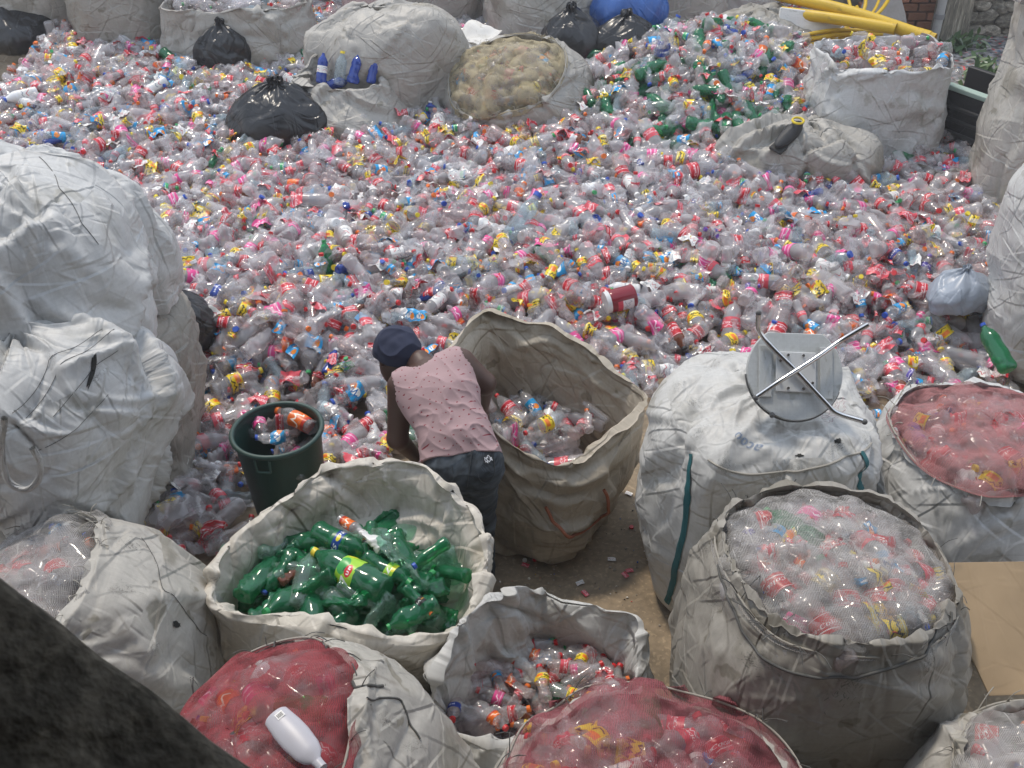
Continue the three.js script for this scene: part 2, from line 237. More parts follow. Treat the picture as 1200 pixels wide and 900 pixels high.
// ---------------------------------------------------------------- sack surfaces
const cr = (a, b, c, d, t) => { const t2 = t * t, t3 = t2 * t; return 0.5 * (2 * b + (c - a) * t + (2 * a - 5 * b + 4 * c - d) * t2 + (3 * b - a - 3 * c + d) * t3); };
function ringAt(pts, u) { const n = pts.length, f = ((u % 1) + 1) % 1 * n, i = Math.floor(f), t = f - i, P = k => pts[(k + n) % n]; return [0, 1, 2].map(c => cr(P(i - 1)[c], P(i)[c], P(i + 1)[c], P(i + 2)[c], t)); }
function loft(rings, o = {}) { // rings: arrays of [x, y, z] going round the same way; o.turn: ring after which the cloth faces inwards
  const nu = o.nu ?? 112, nv = o.nv ?? 72, seed = o.seed ?? 1, R = rings.length, W = nu + 1;
  const at = (u, v) => { const f = v * (R - 1), i = Math.min(R - 2, Math.floor(f)), t = f - i, K = k => ringAt(rings[clamp(k, 0, R - 1)], u); const A = K(i - 1), B = K(i), C = K(i + 1), D = K(i + 2), it = Math.floor(o.turn ?? 99); if (i >= it - 1 && i <= it + 1) return [0, 1, 2].map(c => mixn(B[c], C[c], t)); return [0, 1, 2].map(c => cr(A[c], B[c], C[c], i === it - 2 ? 2 * C[c] - B[c] : D[c], t)); };
  const base = []; for (let j = 0; j <= nv; j++) { const row = []; for (let i = 0; i < nu; i++) row.push(V(...at(i / nu, j / nv))); base.push(row); }
  const normals = grid => grid.map((row, j) => row.map((p, i) => { const a = grid[j][(i + 1) % nu], b = grid[j][(i + nu - 1) % nu], c = grid[Math.min(nv, j + 1)][i], d = grid[Math.max(0, j - 1)][i]; const n = V().subVectors(a, b).cross(V().subVectors(c, d)); return n.lengthSq() > 1e-14 ? n.normalize() : V(0, 1, 0); }));
  let n0 = normals(base);
  const cen = V(); base[Math.floor(nv * 0.3)].forEach(p => cen.addScaledVector(p, 1 / nu));
  const q = Math.floor(nv * 0.3), outward = base[q].reduce((s, p, i) => s + n0[q][i].dot(V().subVectors(p, cen)), 0) > 0 ? 1 : -1;
  const { dent = 0.03, fac = 0.34, hz = 0, vt = 0, gather = 0 } = o, tv = o.turn === undefined ? 2 : o.turn / (R - 1);
  const sx = seed * 5.13, per = []; { let s = 0; for (let i = 0; i < nu; i++) { per.push(s); s += base[q][i].distanceTo(base[q][(i + 1) % nu]); } per.push(s); }
  const len = [0]; for (let j = 1; j <= nv; j++) { let m = 0; for (let i = 0; i < nu; i += 8) m += base[j][i].distanceTo(base[j - 1][i]); len.push(len[j - 1] + m / Math.ceil(nu / 8)); }
  // folds of the cloth: straight runs across it, a sharp edge on one side that falls away on the other, fading at both ends
  const fr = rng(seed * 77 + 5), P_ = per[nu], T_ = len[nv], folds = [];
  const addFolds = (n, ang, spread, amp, l0, l1, w0, w1) => { for (let k = 0; k < n; k++) { const a = ang + (fr() - 0.5) * spread; folds.push([fr() * P_, fr() * T_, Math.cos(a), Math.sin(a), mixn(l0, l1, fr()), mixn(w0, w1, fr()), amp * (0.4 + 0.8 * fr()) * (fr() < 0.5 ? -1 : 1), fr() < 0.6, (fr() - 0.5) * 0.6]); } };
  const area = P_ * T_;
  addFolds(Math.round(area * 11), Math.PI / 2, 2.6, fac * 0.10, 0.18, 0.5, 0.04, 0.11); addFolds(Math.round(area * 14), Math.PI / 2, 3.1, fac * 0.06, 0.1, 0.28, 0.02, 0.05);
  addFolds(Math.round(area * 30), 0, 6.28, fac * 0.035, 0.06, 0.2, 0.015, 0.035);
  if (hz) addFolds(Math.round(area * 22), 0, 0.5, hz * 1.25, 0.15, 0.45, 0.025, 0.05);
  if (vt) addFolds(Math.round(area * 14), Math.PI / 2, 0.6, vt * 0.8, 0.15, 0.45, 0.02, 0.045);
  const grid = base.map((row, j) => row.map((p, i) => {
    const v = j / nv, sgn = outward * (1 - 2 * sstep(tv - 0.015, tv + 0.015, v)), x = p.x, y = p.y, z = p.z, pu = per[i], pv = len[j];
    let d = dent * (noise(x * 1.7 + sx, y * 1.7, z * 1.7) * 1.2 + 0.35 * noise(x * 3.9, y * 3.9 + sx, z * 3.9));
    for (const [fu, fv, ca, sa, L, w, A, step, bow] of folds) {
      let du = pu - fu; if (du > P_ / 2) du -= P_; else if (du < -P_ / 2) du += P_; const dv = pv - fv; if (Math.abs(du) > L + w * 4 || Math.abs(dv) > L + w * 4) continue;
      const t = du * ca + dv * sa; if (t > L || t < -L) continue; const q = -du * sa + dv * ca + bow * t * t / L; if (q > w * 4 || q < -w * 4) continue;
      const e = 1 - (t / L) * (t / L); d += A * e * (step ? mixn(-0.35 * Math.exp(Math.min(0, q) / (w * 0.5)), Math.exp(-Math.max(0, q) / w), sstep(-0.02, 0.02, q)) : Math.exp(-Math.abs(q) / (w * 0.55)));
    }
    let gd = 0; if (gather) { const g = Math.exp(-Math.pow((v - tv) / 0.1, 2)); gd = -gather * g * (Math.pow(ridge(per[i] * 15, v * 3, sx), 2) + 0.5 * ridge(per[i] * 33, v * 5, sx + 3) - 0.7); }
    const edge = 1 - 0.6 * Math.exp(-Math.pow((v - tv) / 0.02, 2));
    const rim = o.flop ? Math.exp(-Math.pow((v - tv) / 0.07, 2)) * o.flop : 0, q = V().copy(p).addScaledVector(n0[j][i], (d * edge + gd) * sgn);
    if (rim) { const dx = p.x - cen.x, dz = p.z - cen.z, l = Math.hypot(dx, dz) || 1, w = 1.1 * noise(pu * 3.1, sx, 1) + 0.8 * noise(pu * 7, sx, 5) + 0.35 * noise(pu * 16, sx, 8); q.x += dx / l * w * rim; q.z += dz / l * w * rim; q.y += rim * (0.8 * noise(pu * 3.7, sx, 12) + 0.5 * noise(pu * 9, sx, 15)); }
    return q;
  }));
  const n1 = normals(grid), r = rng(seed * 991), ou = r() * 5, ov = r() * 5, tile = o.tile ?? 1.15, C = W * (nv + 1);
  const pos2 = new Float32Array(C * 6), nor2 = new Float32Array(C * 6), uv2 = new Float32Array(C * 4);
  for (let j = 0; j <= nv; j++) for (let i = 0; i <= nu; i++) {
    const k = j * W + i, p = grid[j][i % nu], n = n1[j][i % nu];
    for (const q of [k, k + C]) { pos2.set([p.x, p.y, p.z], q * 3); nor2.set([n.x * outward, n.y * outward, n.z * outward], q * 3); }
    uv2.set([per[i] / tile + ou, len[j] / tile + ov], k * 2); uv2.set([p.x / tile + ou, p.z / tile + ov], (k + C) * 2); // the weave lies flat across the top
  }
  const idx = []; for (let j = 0; j < nv; j++) for (let i = 0; i < nu; i++) { const flat = Math.abs(n0[j][i].y) > 0.72 ? C : 0, a = j * W + i + flat, b = a + 1, c = a + W, d = c + 1; outward > 0 ? idx.push(a, b, c, b, d, c) : idx.push(a, c, b, b, c, d); }
  const g = new THREE.BufferGeometry();
  g.setAttribute('position', new THREE.BufferAttribute(pos2, 3)); g.setAttribute('normal', new THREE.BufferAttribute(nor2, 3)); g.setAttribute('uv', new THREE.BufferAttribute(uv2, 2)); g.setIndex(idx);
  const S = (u, v, lift = 0) => { // a point of the finished cloth
    const fu = ((u % 1) + 1) % 1 * nu, i = Math.floor(fu) % nu, a = fu - Math.floor(fu), fv = clamp(v, 0, 0.9999) * nv, j = Math.floor(fv), b = fv - j;
    const L = (A, B, t) => A.clone().lerp(B, t), i2 = (i + 1) % nu;
    const p = L(L(grid[j][i], grid[j][i2], a), L(grid[j + 1][i], grid[j + 1][i2], a), b), n = L(L(n1[j][i], n1[j][i2], a), L(n1[j + 1][i], n1[j + 1][i2], a), b).multiplyScalar(outward).normalize();
    p.addScaledVector(n, lift); p.n = n; return p;
  };
  S.find = (px, py) => { // where on the cloth the direction (px, py) meets it
    let best = 1e9, bu = 0, bv = 0; const c = V(0, 0, 0).copy(CAM);
    for (let j = 0; j <= Math.min(nv, tv * nv); j++) for (let i = 0; i < nu; i++) { const s = project(grid[j][i]), e = Math.hypot(s[0] - px, s[1] - py); if (e < best + 3 && n1[j][i].dot(V().subVectors(c, grid[j][i])) * outward > 0) { const score = e + s[2] * 0.5; if (score < best) { best = score; bu = i / nu; bv = j / nv; } } }
    return [bu, bv];
  };
  return { geo: g, S, per: per[nu], grid };
}
// a ring of n points, squarish by sq, turned by yaw
function circ(cx, y, cz, rx, rz = rx, sq = 2.3, yaw = 0, wob = 0, seed = 0, n = 20) {
  const out = []; for (let k = 0; k < n; k++) { const a = k / n * Math.PI * 2, c = Math.cos(a), s = Math.sin(a), e = 2 / sq; let x = Math.sign(c) * Math.pow(Math.abs(c), e) * rx, z = -Math.sign(s) * Math.pow(Math.abs(s), e) * rz; const w = 1 + wob * noise(c * 1.3 + seed, s * 1.3, y * 1.2 + seed * 2); x *= w; z *= w; const cy = Math.cos(yaw), sy = Math.sin(yaw); out.push([cx + x * cy - z * sy, y + wob * 0.25 * noise(c * 2 + seed, s * 2, 7), cz + x * sy + z * cy]); }
  return out;
}
const FULL = [[0, 0.72], [0.02, 0.88], [0.14, 1.0], [0.4, 1.06], [0.68, 1.02], [0.86, 0.88], [0.96, 0.6], [1.0, 0.28], [1.0, 0.04]];
const OPEN = [[0, 0.72], [0.02, 0.88], [0.14, 1.0], [0.4, 1.05], [0.7, 1.0], [0.92, 0.97], [1, 0.965], [0.995, 0.95], [0.88, 0.93], [0.6, 0.9]];
const NETTED = [[0, 0.72], [0.02, 0.88], [0.14, 1.0], [0.4, 1.07], [0.7, 1.03], [0.88, 0.92], [0.95, 0.84], [1, 0.8], [0.997, 0.79], [0.9, 0.785]];
function sack(o) { // o: x, d (metres ahead), y0, h, r, rz, tilt [x, z], prof, ...
  const prof = o.prof ?? FULL, rings = prof.map(([t, s], k) => circ(o.x + (o.lean?.[0] ?? 0) * t, (o.y0 ?? 0) + t * o.h, -o.d + (o.lean?.[1] ?? 0) * t, s * o.r, s * (o.rz ?? o.r), o.sq ?? 2.4, o.yaw ?? 0, o.wob ?? 0.12, o.seed ?? 1));
  if (o.tilt) { const e = new THREE.Euler(o.tilt[1], 0, o.tilt[0]), c = V(o.x, (o.y0 ?? 0) + (o.pivot ?? 0) * o.h, -o.d), v = V(); for (const g of rings) for (const p of g) { v.set(...p).sub(c).applyEuler(e).add(c); p[0] = v.x; p[1] = v.y; p[2] = v.z; } }
  o.shape?.(rings);
  return { rings, ...loft(rings, { turn: prof === OPEN ? 6.5 : prof === NETTED ? 7.5 : undefined, flop: prof === OPEN ? 0.06 : 0, ...o }) };
}
function sackThing(name, o, mat, label, category = 'sack', group) { const t = thing(name, label, category, group), s = sack(o); part('cloth', s.geo, mat, t); return Object.assign(s, { t, mat }); }
// details that lie on a sack's cloth
function onCloth(s, outline, lift = 0.003) { // outline: [[u, v], ...] convex-ish patch that follows the cloth
  const c = outline.reduce((a, p) => [a[0] + p[0] / outline.length, a[1] + p[1] / outline.length], [0, 0]), n = outline.length, K = 4, pos = [], uv = [], idx = [];
  const put = (u, v) => { const p = s.S(u, v, lift); pos.push(p.x, p.y, p.z); uv.push(u * 3, v * 3); };
  put(...c); for (let k = 1; k <= K; k++) for (const p of outline) put(mixn(c[0], p[0], k / K), mixn(c[1], p[1], k / K));
  for (let i = 0; i < n; i++) { idx.push(0, 1 + i, 1 + (i + 1) % n); for (let k = 0; k < K - 1; k++) { const a = 1 + k * n + i, b = 1 + k * n + (i + 1) % n; idx.push(a, a + n, b, b, a + n, b + n); } }
  const g = new THREE.BufferGeometry(); g.setAttribute('position', new THREE.Float32BufferAttribute(pos, 3)); g.setAttribute('uv', new THREE.Float32BufferAttribute(uv, 2)); g.setIndex(idx); g.computeVertexNormals(); return g;
}
function blob(u, v, w, h, ang, seed, n = 16) { const r = rng(seed), out = []; for (let i = 0; i < n; i++) { const a = i / n * 6.283, q = 0.6 + 0.6 * r(), x = Math.cos(a) * w * q, y = Math.sin(a) * h * q; out.push([u + x * Math.cos(ang) - y * Math.sin(ang), v + x * Math.sin(ang) + y * Math.cos(ang)]); } return out; }
function tear_shade(s, px, py, w, h, ang, seed) { const [u, v] = s.S.find(px, py); part('tear_shade', onCloth(s, blob(u, v, w / s.per, h / 2.4, ang, seed)), M.tear_shade, s.t, 'torn spot, its shaded inside drawn as a dark patch'); }
function seam(s, pix, mat = M.thread, r = 0.0014, name = 'seam', lift = 0.002) { const uvs = pix.map(p => s.S.find(...p)); for (let i = 1; i < uvs.length; i++) { while (uvs[i][0] - uvs[i - 1][0] > 0.5) uvs[i][0] -= 1; while (uvs[i][0] - uvs[i - 1][0] < -0.5) uvs[i][0] += 1; } const pts = []; for (let i = 0; i < uvs.length - 1; i++) for (let k = 0; k < 6; k++) pts.push(s.S(mixn(uvs[i][0], uvs[i + 1][0], k / 6), mixn(uvs[i][1], uvs[i + 1][1], k / 6), lift)); pts.push(s.S(...uvs[uvs.length - 1], lift)); return part(name, tube(pts, r, pts.length * 2, 5), mat, s.t); }
function ribbon(s, pix, width, mat, name) { // a flat strip sewn along the cloth
  const uvs = pix.map(p => s.S.find(...p)); for (let i = 1; i < uvs.length; i++) { while (uvs[i][0] - uvs[i - 1][0] > 0.5) uvs[i][0] -= 1; while (uvs[i][0] - uvs[i - 1][0] < -0.5) uvs[i][0] += 1; }
  const pts = []; for (let i = 0; i < uvs.length - 1; i++) for (let k = 0; k < 8; k++) pts.push(s.S(mixn(uvs[i][0], uvs[i + 1][0], k / 8), mixn(uvs[i][1], uvs[i + 1][1], k / 8), 0.005)); pts.push(s.S(...uvs[uvs.length - 1], 0.005));
  const pos = [], uv = [], idx = []; let L = 0;
  pts.forEach((p, i) => { const t = V().subVectors(pts[Math.min(pts.length - 1, i + 1)], pts[Math.max(0, i - 1)]).normalize(), b = V().crossVectors(t, p.n).normalize().multiplyScalar(width / 2); if (i) L += p.distanceTo(pts[i - 1]); for (const e of [-1, 0, 1]) { pos.push(p.x + b.x * e + (e ? 0 : p.n.x * 0.004), p.y + b.y * e + (e ? 0 : p.n.y * 0.004), p.z + b.z * e + (e ? 0 : p.n.z * 0.004)); uv.push(e * 0.1, L); } if (i) { const k = i * 3; idx.push(k - 3, k - 2, k, k, k - 2, k + 1, k - 2, k - 1, k + 1, k + 1, k - 1, k + 2); } });
  const g = new THREE.BufferGeometry(); g.setAttribute('position', new THREE.Float32BufferAttribute(pos, 3)); g.setAttribute('uv', new THREE.Float32BufferAttribute(uv, 2)); g.setIndex(idx); g.computeVertexNormals(); return part(name, g, mat, s.t);
}
// netting: woven strands with gaps, an alpha weave on a real sheet
const netTex = (open, run, seed) => tex(512, 512, (x, y) => {
  const u = x / 512, v = y / 512, thin = sstep(-0.25, 0.35, fbm(u * 5, v * 5, seed, 4, 5));
  const wx = x + 5 * noise(u * 9, v * 9, seed + 2, 9), wy = y + 5 * noise(u * 9, v * 9, seed + 5, 9);
  const line = Math.max(Math.cos(wx * Math.PI * 2 / 8), Math.cos(wy * Math.PI * 2 / (8 * run)) * (0.55 + 0.45 * noise(u * 16, v * 30, seed, 0)));
  const strand = run > 1 ? sstep(0.86, 0.97, ridge(u * 8 + 0.2 * noise(v * 3, u * 4, seed, 0), v * 1, seed + 9, 8)) * 0.7 * sstep(-0.1, 0.2, noise(u * 9, v * 4, seed + 1, 9)) : 0;
  const a = clamp(mixn(open, 1, Math.max(sstep(0.35, 0.9, line), strand)) * mixn(1, 0.45, thin), 0, 1); return [a, a, a];
}, false);
const NET_RED = phys({ color: lin(0.27, 0.045, 0.055), roughness: 0.85, alphaMap: netTex(0.68, 1, 3.3), transparent: true, side: THREE.DoubleSide });
const NET_DUSTY = phys({ color: lin(0.36, 0.15, 0.15), roughness: 0.85, alphaMap: netTex(0.5, 1, 43.3), transparent: true, side: THREE.DoubleSide });
const NET_PINK = phys({ color: lin(0.28, 0.075, 0.09), roughness: 0.85, alphaMap: netTex(0.5, 1, 13.3), transparent: true, side: THREE.DoubleSide });
const NET_GREY = phys({ color: lin(0.40, 0.385, 0.37), roughness: 0.85, alphaMap: netTex(0.26, 1.6, 23.3), transparent: true, side: THREE.DoubleSide });
const NET_SAND = phys({ color: lin(0.38, 0.32, 0.20), roughness: 0.85, alphaMap: netTex(0.62, 2, 33.3), transparent: true, side: THREE.DoubleSide });
function netCap(s, ring, rise, mat, o = {}) { // domed net closing a sack's mouth, bottles packed under it
  const c = ring.reduce((a, p) => a.addScaledVector(V(...p), 1 / ring.length), V()), up = o.up ?? V(0, 1, 0), rings = [];
  const r = 0.5 * (V(...ring[0]).distanceTo(c) + V(...ring[5]).distanceTo(c));
  for (const [k, e] of [[1.02, -0.015], [1.0, 0.012], [0.9, 0.3], [0.72, 0.62], [0.5, 0.85], [0.25, 0.97], [0.02, 1]]) rings.push(ring.map(p => { const q = V(...p).sub(c).multiplyScalar(k).add(c).addScaledVector(up, e * rise); return [q.x, q.y, q.z]; }));
  const l = loft(rings, { nu: 150, nv: 70, seed: o.seed ?? 4, dent: 0.02, fac: 0.05, tile: o.tile ?? 0.75 });
  const rr = rng((o.seed ?? 4) * 17), list = [], axes = [];
  for (let layer = 0; layer < 2; layer++) { const n = Math.round((o.count ?? 70) * (layer ? 0.6 : 1)); for (let k = 0; k < n; k++) { const v = 1 - Math.sqrt((k + 0.5) / n) * (layer ? 0.5 : 0.61), p = l.S(k * 0.618034 + rr() * 0.05, v, -0.06 - 0.075 * layer - rr() * 0.025), n2 = p.n; const look = pickLook(rr, o.only), ax = V(rr() - 0.5, 0, rr() - 0.5).projectOnPlane(n2).normalize().addScaledVector(n2, (rr() - 0.5) * 0.3).normalize(); const q = new THREE.Quaternion().setFromUnitVectors(V(0, 1, 0), ax).multiply(new THREE.Quaternion().setFromAxisAngle(V(0, 1, 0), rr() * 6)), hl = SETS[look.set].L * 0.36; list.push({ look, m: new THREE.Matrix4().compose(p, q, V(1, 1, 1)) }); if (!layer) axes.push([p.clone().addScaledVector(ax, -hl), p.clone().addScaledVector(ax, hl), SETS[look.set].R]); } }
  { // the net sags between the bottles and is pushed out over each of them
    const P = l.geo.attributes.position, Nn = l.geo.attributes.normal, p = V(), ab = V(), ap = V(); for (let i = 0; i < P.count; i++) { p.fromBufferAttribute(P, i); let m = 0; for (const [a, b, rad] of axes) { ab.subVectors(b, a); ap.subVectors(p, a); const t = clamp(ap.dot(ab) / ab.lengthSq(), 0, 1), e = ap.addScaledVector(ab, -t).length(); if (e < 0.14) m = Math.max(m, Math.exp(-Math.pow(Math.max(0, e - 0.05) / (rad * 0.7), 2)) * rad / 0.05); } const edge = sstep(0, 0.1, Math.hypot(p.x - c.x, p.z - c.z) < r * 0.98 ? 1 : 0), d = edge * (-0.03 + 0.05 * m + 0.006 * noise(p.x * 14, p.y * 14, p.z * 14)); P.setXYZ(i, p.x + Nn.getX(i) * d, p.y + Nn.getY(i) * d, p.z + Nn.getZ(i) * d); }
    l.geo.computeVertexNormals();
    const uv = l.geo.attributes.uv; for (let i = 0; i < P.count; i++) uv.setXY(i, (P.getX(i) + 0.3 * P.getY(i)) / 0.36, (P.getZ(i) - 0.5 * P.getY(i)) / 0.36);
  }
  part('net', l.geo, mat, s.t);
  bottleMass('packed_bottles', list, o.inside, 'bottles');
  // the drawstring round the mouth
  const rim = ring.map(p => V(...p).addScaledVector(up, 0.008)); part('drawstring', tube(rim, 0.0045, 90, 6, true), M.twine, s.t);
  const fr = []; for (let k = 0; k < 46; k++) { const p = V(...ringAt(ring, rr())).addScaledVector(up, 0.01), q = V(rr() - 0.5, rr() * 0.5 - 0.1, rr() - 0.5).multiplyScalar(0.16); fr.push(tube([p, p.clone().addScaledVector(q, 0.5).add(V(0, 0.015, 0)), p.clone().add(q)], 0.0013 + 0.0012 * rr(), 5, 4)); }
  const f = part('frayed_threads', mergeGeometries(fr), rr() > 0.4 ? M.twine : M.thread, s.t); f.userData.kind = 'stuff';
  return l;
}

// something printed or scuffed onto the cloth: a patch that follows it, inked where the canvas is drawn
const inkCache = {};
function ink(key, w, h, color, draw) { return inkCache[key] ??= std({ color, roughness: 0.8, transparent: true, alphaMap: (() => { const t = canvasTex(w, h, (g) => { g.fillStyle = '#000'; g.fillRect(0, 0, w, h); draw(g, w, h); }); t.colorSpace = THREE.NoColorSpace; return t; })(), side: THREE.DoubleSide }); }
function printOn(s, px, py, w, h, rot, mat, name = 'print') {
  const [u0, v0] = s.S.find(px, py), K = 10, a = s.S(u0, v0), e = 0.01, du = s.S(u0 + e, v0).sub(a).length() / e || 1, dv = s.S(u0, Math.min(0.99, v0 + e)).sub(a).length() / e || 1, pos = [], uv = [], idx = [];
  for (let j = 0; j <= K; j++) for (let i = 0; i <= K; i++) { const x = (i / K - 0.5) * w, y = (j / K - 0.5) * h, p = s.S(u0 + (x * Math.cos(rot) - y * Math.sin(rot)) / du, v0 + (x * Math.sin(rot) + y * Math.cos(rot)) / dv, 0.0035); pos.push(p.x, p.y, p.z); uv.push(i / K, j / K); if (i && j) { const k = j * (K + 1) + i; idx.push(k - K - 2, k - K - 1, k - 1, k - 1, k - K - 1, k); } }
  const g = new THREE.BufferGeometry(); g.setAttribute('position', new THREE.Float32BufferAttribute(pos, 3)); g.setAttribute('uv', new THREE.Float32BufferAttribute(uv, 2)); g.setIndex(idx); g.computeVertexNormals(); return part(name, g, mat, s.t);
}
const scuffs = [0, 1, 2, 3].map(k => ink('scuff' + k, 192, 128, lin(0.07, 0.068, 0.062), (g, w, h) => { const r = rng(k * 31 + 3); for (let i = 0; i < 150; i++) { const q = Math.sqrt(-2 * Math.log(r() + 1e-3)) * 0.16, a = r() * 6.28, x = w / 2 + Math.cos(a) * q * w, y = h / 2 + Math.sin(a) * q * h, hz = r() < 0.65; g.strokeStyle = `rgba(255,255,255,${0.15 + 0.5 * r()})`; g.lineWidth = 0.8 + r() * 1.2; g.beginPath(); g.moveTo(x, y); g.lineTo(x + (hz ? (r() - 0.5) * 26 : (r() - 0.5) * 5), y + (hz ? (r() - 0.5) * 5 : (r() - 0.5) * 20)); g.stroke(); } }));
// ---------------------------------------------------------------- the yard: ground, walls, the balcony the view is taken from
const dirtGround = tex(1024, 1024, (x, y) => { const u = x / 1024, v = y / 1024, a = fbm(u * 6, v * 6, 2.1, 5, 6), b = fbm(u * 60, v * 60, 5.1, 3, 60), s = sstep(0.34, 0.42, noise(u * 110, v * 110, 3.3, 110)), wet = sstep(0.0, 0.3, fbm(u * 3, v * 3, 9.1, 4, 3)); const m = 0.6 + a * 0.2 + b * 0.12 - wet * 0.09 + s * 0.08; return [m, m * 0.92, m * 0.81]; });
const groundBump = tex(512, 512, (x, y) => { const u = x / 512, v = y / 512, h = 0.5 + fbm(u * 10, v * 10, 2.1, 5, 10) * 0.6; return [h, h, h]; }, false);
{
  const g = new THREE.PlaneGeometry(240, 240, 1, 1).rotateX(-Math.PI / 2); const uv = g.attributes.uv; for (let i = 0; i < uv.count; i++) uv.setXY(i, uv.getX(i) * 120, uv.getY(i) * 120);
  const m = part('ground', g, std({ map: dirtGround, color: lin(0.80, 0.745, 0.66), roughness: 0.95, bumpMap: groundBump, bumpScale: 0.006 }));
  tag(m, 'bare trodden brown dirt ground of the yard', 'ground', null, 'structure');
}
{ // crumbs and pebbles trodden into the bare ground
  const r = rng(31), g = new THREE.IcosahedronGeometry(0.008, 0), n = 420, im = new THREE.InstancedMesh(g, std({ color: lin(0.5, 0.48, 0.44), roughness: 0.9 }), n), mt = new THREE.Matrix4();
  for (let i = 0; i < n; i++) { const p = PH(560 + r() * 240, 460 + r() * 280, 0.004), s = 0.2 + r() * r() * 1.1; mt.compose(p, new THREE.Quaternion().setFromEuler(new THREE.Euler(r() * 6, r() * 6, 0)), V(s, s * 0.5, s)); im.setMatrixAt(i, mt); im.setColorAt(i, lin(...(r() < 0.12 ? [[1.1, 0.1, 0.1], [0.1, 0.25, 0.9], [1.2, 0.8, 0.1]][Math.floor(r() * 3)] : r() < 0.25 ? [1.5, 1.5, 1.5] : [0.6, 0.55, 0.5]))); }
  im.name = 'pebbles'; im.receiveShadow = true; tag(im, 'small pale crumbs and pebbles on the bare dirt', 'pebbles', null, 'stuff'); scene.add(im);
}
const concreteTex = tex(512, 512, (x, y) => { const u = x / 512, v = y / 512, m = 0.72 + fbm(u * 7, v * 7, 2.1, 5, 7) * 0.5 + fbm(u * 50, v * 50, 1.1, 2, 50) * 0.35 + 0.2 * sstep(0.3, 0.42, noise(u * 26, v * 26, 3, 26)); return [m, m * 0.98, m * 0.93]; });
const mouldTex = tex(512, 512, (x, y) => { const u = x / 512, v = y / 512, rag = fbm(u * 40, v * 40, 4, 3, 40) * 0.25, mould = sstep(-0.12, 0.06, fbm(u * 6, v * 6, 7.7, 5, 6) + rag), spot = sstep(0.25, 0.36, noise(u * 22, v * 22, 3, 22) + rag), m = 0.8 + fbm(u * 30, v * 30, 9, 2, 30) * 0.3 - mould * 0.14 + spot * 0.1; return [m, m * 0.985, m * 0.94]; });
const concrete = std({ map: mouldTex, color: lin(0.26, 0.25, 0.23), roughness: 0.95, bumpMap: groundBump, bumpScale: 0.012 });
{ // weathered ledge in front of the viewer, under the roof slab of the balcony
  const A = PD(-140, 560, 0.82), B = PD(420, 985, 0.62), dir = V().subVectors(B, A), L = dir.length(); dir.normalize();
  const g = new RoundedBoxGeometry(L * 1.6, 0.5, 0.3, 4, 0.02), P = g.attributes.position, v = V();
  const gg = new THREE.BoxGeometry(L * 1.6, 0.5, 0.3, 160, 30, 20); const Q = gg.attributes.position; for (let i = 0; i < Q.count; i++) { v.fromBufferAttribute(Q, i); const c = V(clamp(v.x, -L * 0.79, L * 0.79), clamp(v.y, -0.23, 0.23), clamp(v.z, -0.13, 0.13)); const n = v.clone().sub(c); if (n.length() > 0.0001) v.copy(c).addScaledVector(n.normalize(), 0.02); const q = 0.007 * fbm(v.x * 9, v.y * 9, v.z * 9, 4); v.y += q; v.z += 0.006 * noise(v.x * 12, v.y * 12, 4); Q.setXYZ(i, v.x, v.y, v.z); } gg.computeVertexNormals();
  const uv = gg.attributes.uv; for (let i = 0; i < uv.count; i++) uv.setXY(i, Q.getX(i) / 0.5, (Q.getY(i) + Q.getZ(i)) / 0.5);
  const m = part('balcony_ledge', gg, concrete);
  // the far upper edge of the ledge runs along A-B
  const back = V().crossVectors(dir, V(0, 1, 0)).normalize(), up = V().crossVectors(back, dir).normalize(); // back points away from the viewer or towards him
  if (back.z > 0) back.negate();
  const X = dir.clone(), Y = up.y < 0 ? up.negate() : up, Z = V().crossVectors(X, Y);
  m.matrixAutoUpdate = true; m.quaternion.setFromRotationMatrix(new THREE.Matrix4().makeBasis(X, Y, Z));
  const mid = A.clone().add(B).multiplyScalar(0.5), zs = Z.z < 0 ? 1 : -1; m.position.copy(mid).addScaledVector(Y, -0.25).addScaledVector(Z, -zs * 0.15);
  tag(m, 'dark mottled concrete ledge cutting across the lower left corner', 'ledge');
}
{ // building behind the viewer: floor, wall; roof lengthened, side walls added to darken ledge
  const wall = part('unseen_house_wall', new THREE.BoxGeometry(9, 7, 0.25).translate(0, 3.5, 1.6), concrete); tag(wall, 'plain rendered house wall behind the balcony', 'wall', null, 'structure');
  const roof = part('unseen_roof_slab', new THREE.BoxGeometry(9, 0.18, 3.9).translate(0, 4.75, -0.45), concrete); tag(roof, 'unseen concrete roof slab over the balcony, lengthened to shade the ledge', 'roof', null, 'structure');
  for (const sx of [-1, 1]) { const sw = part('unseen_house_wall', new THREE.BoxGeometry(0.2, 7, 2.2).translate(sx * 2.3, 3.5, 0.4), concrete); tag(sw, sx < 0 ? 'left wall added out of view to block sky light' : 'right wall added out of view to block sky light', 'wall', null, 'structure'); }
  const floor = part('balcony_floor', new THREE.BoxGeometry(9, 0.2, 1.6).translate(0, 2.2, 0.67), concrete); tag(floor, 'concrete floor slab of the balcony', 'floor', null, 'structure');
}
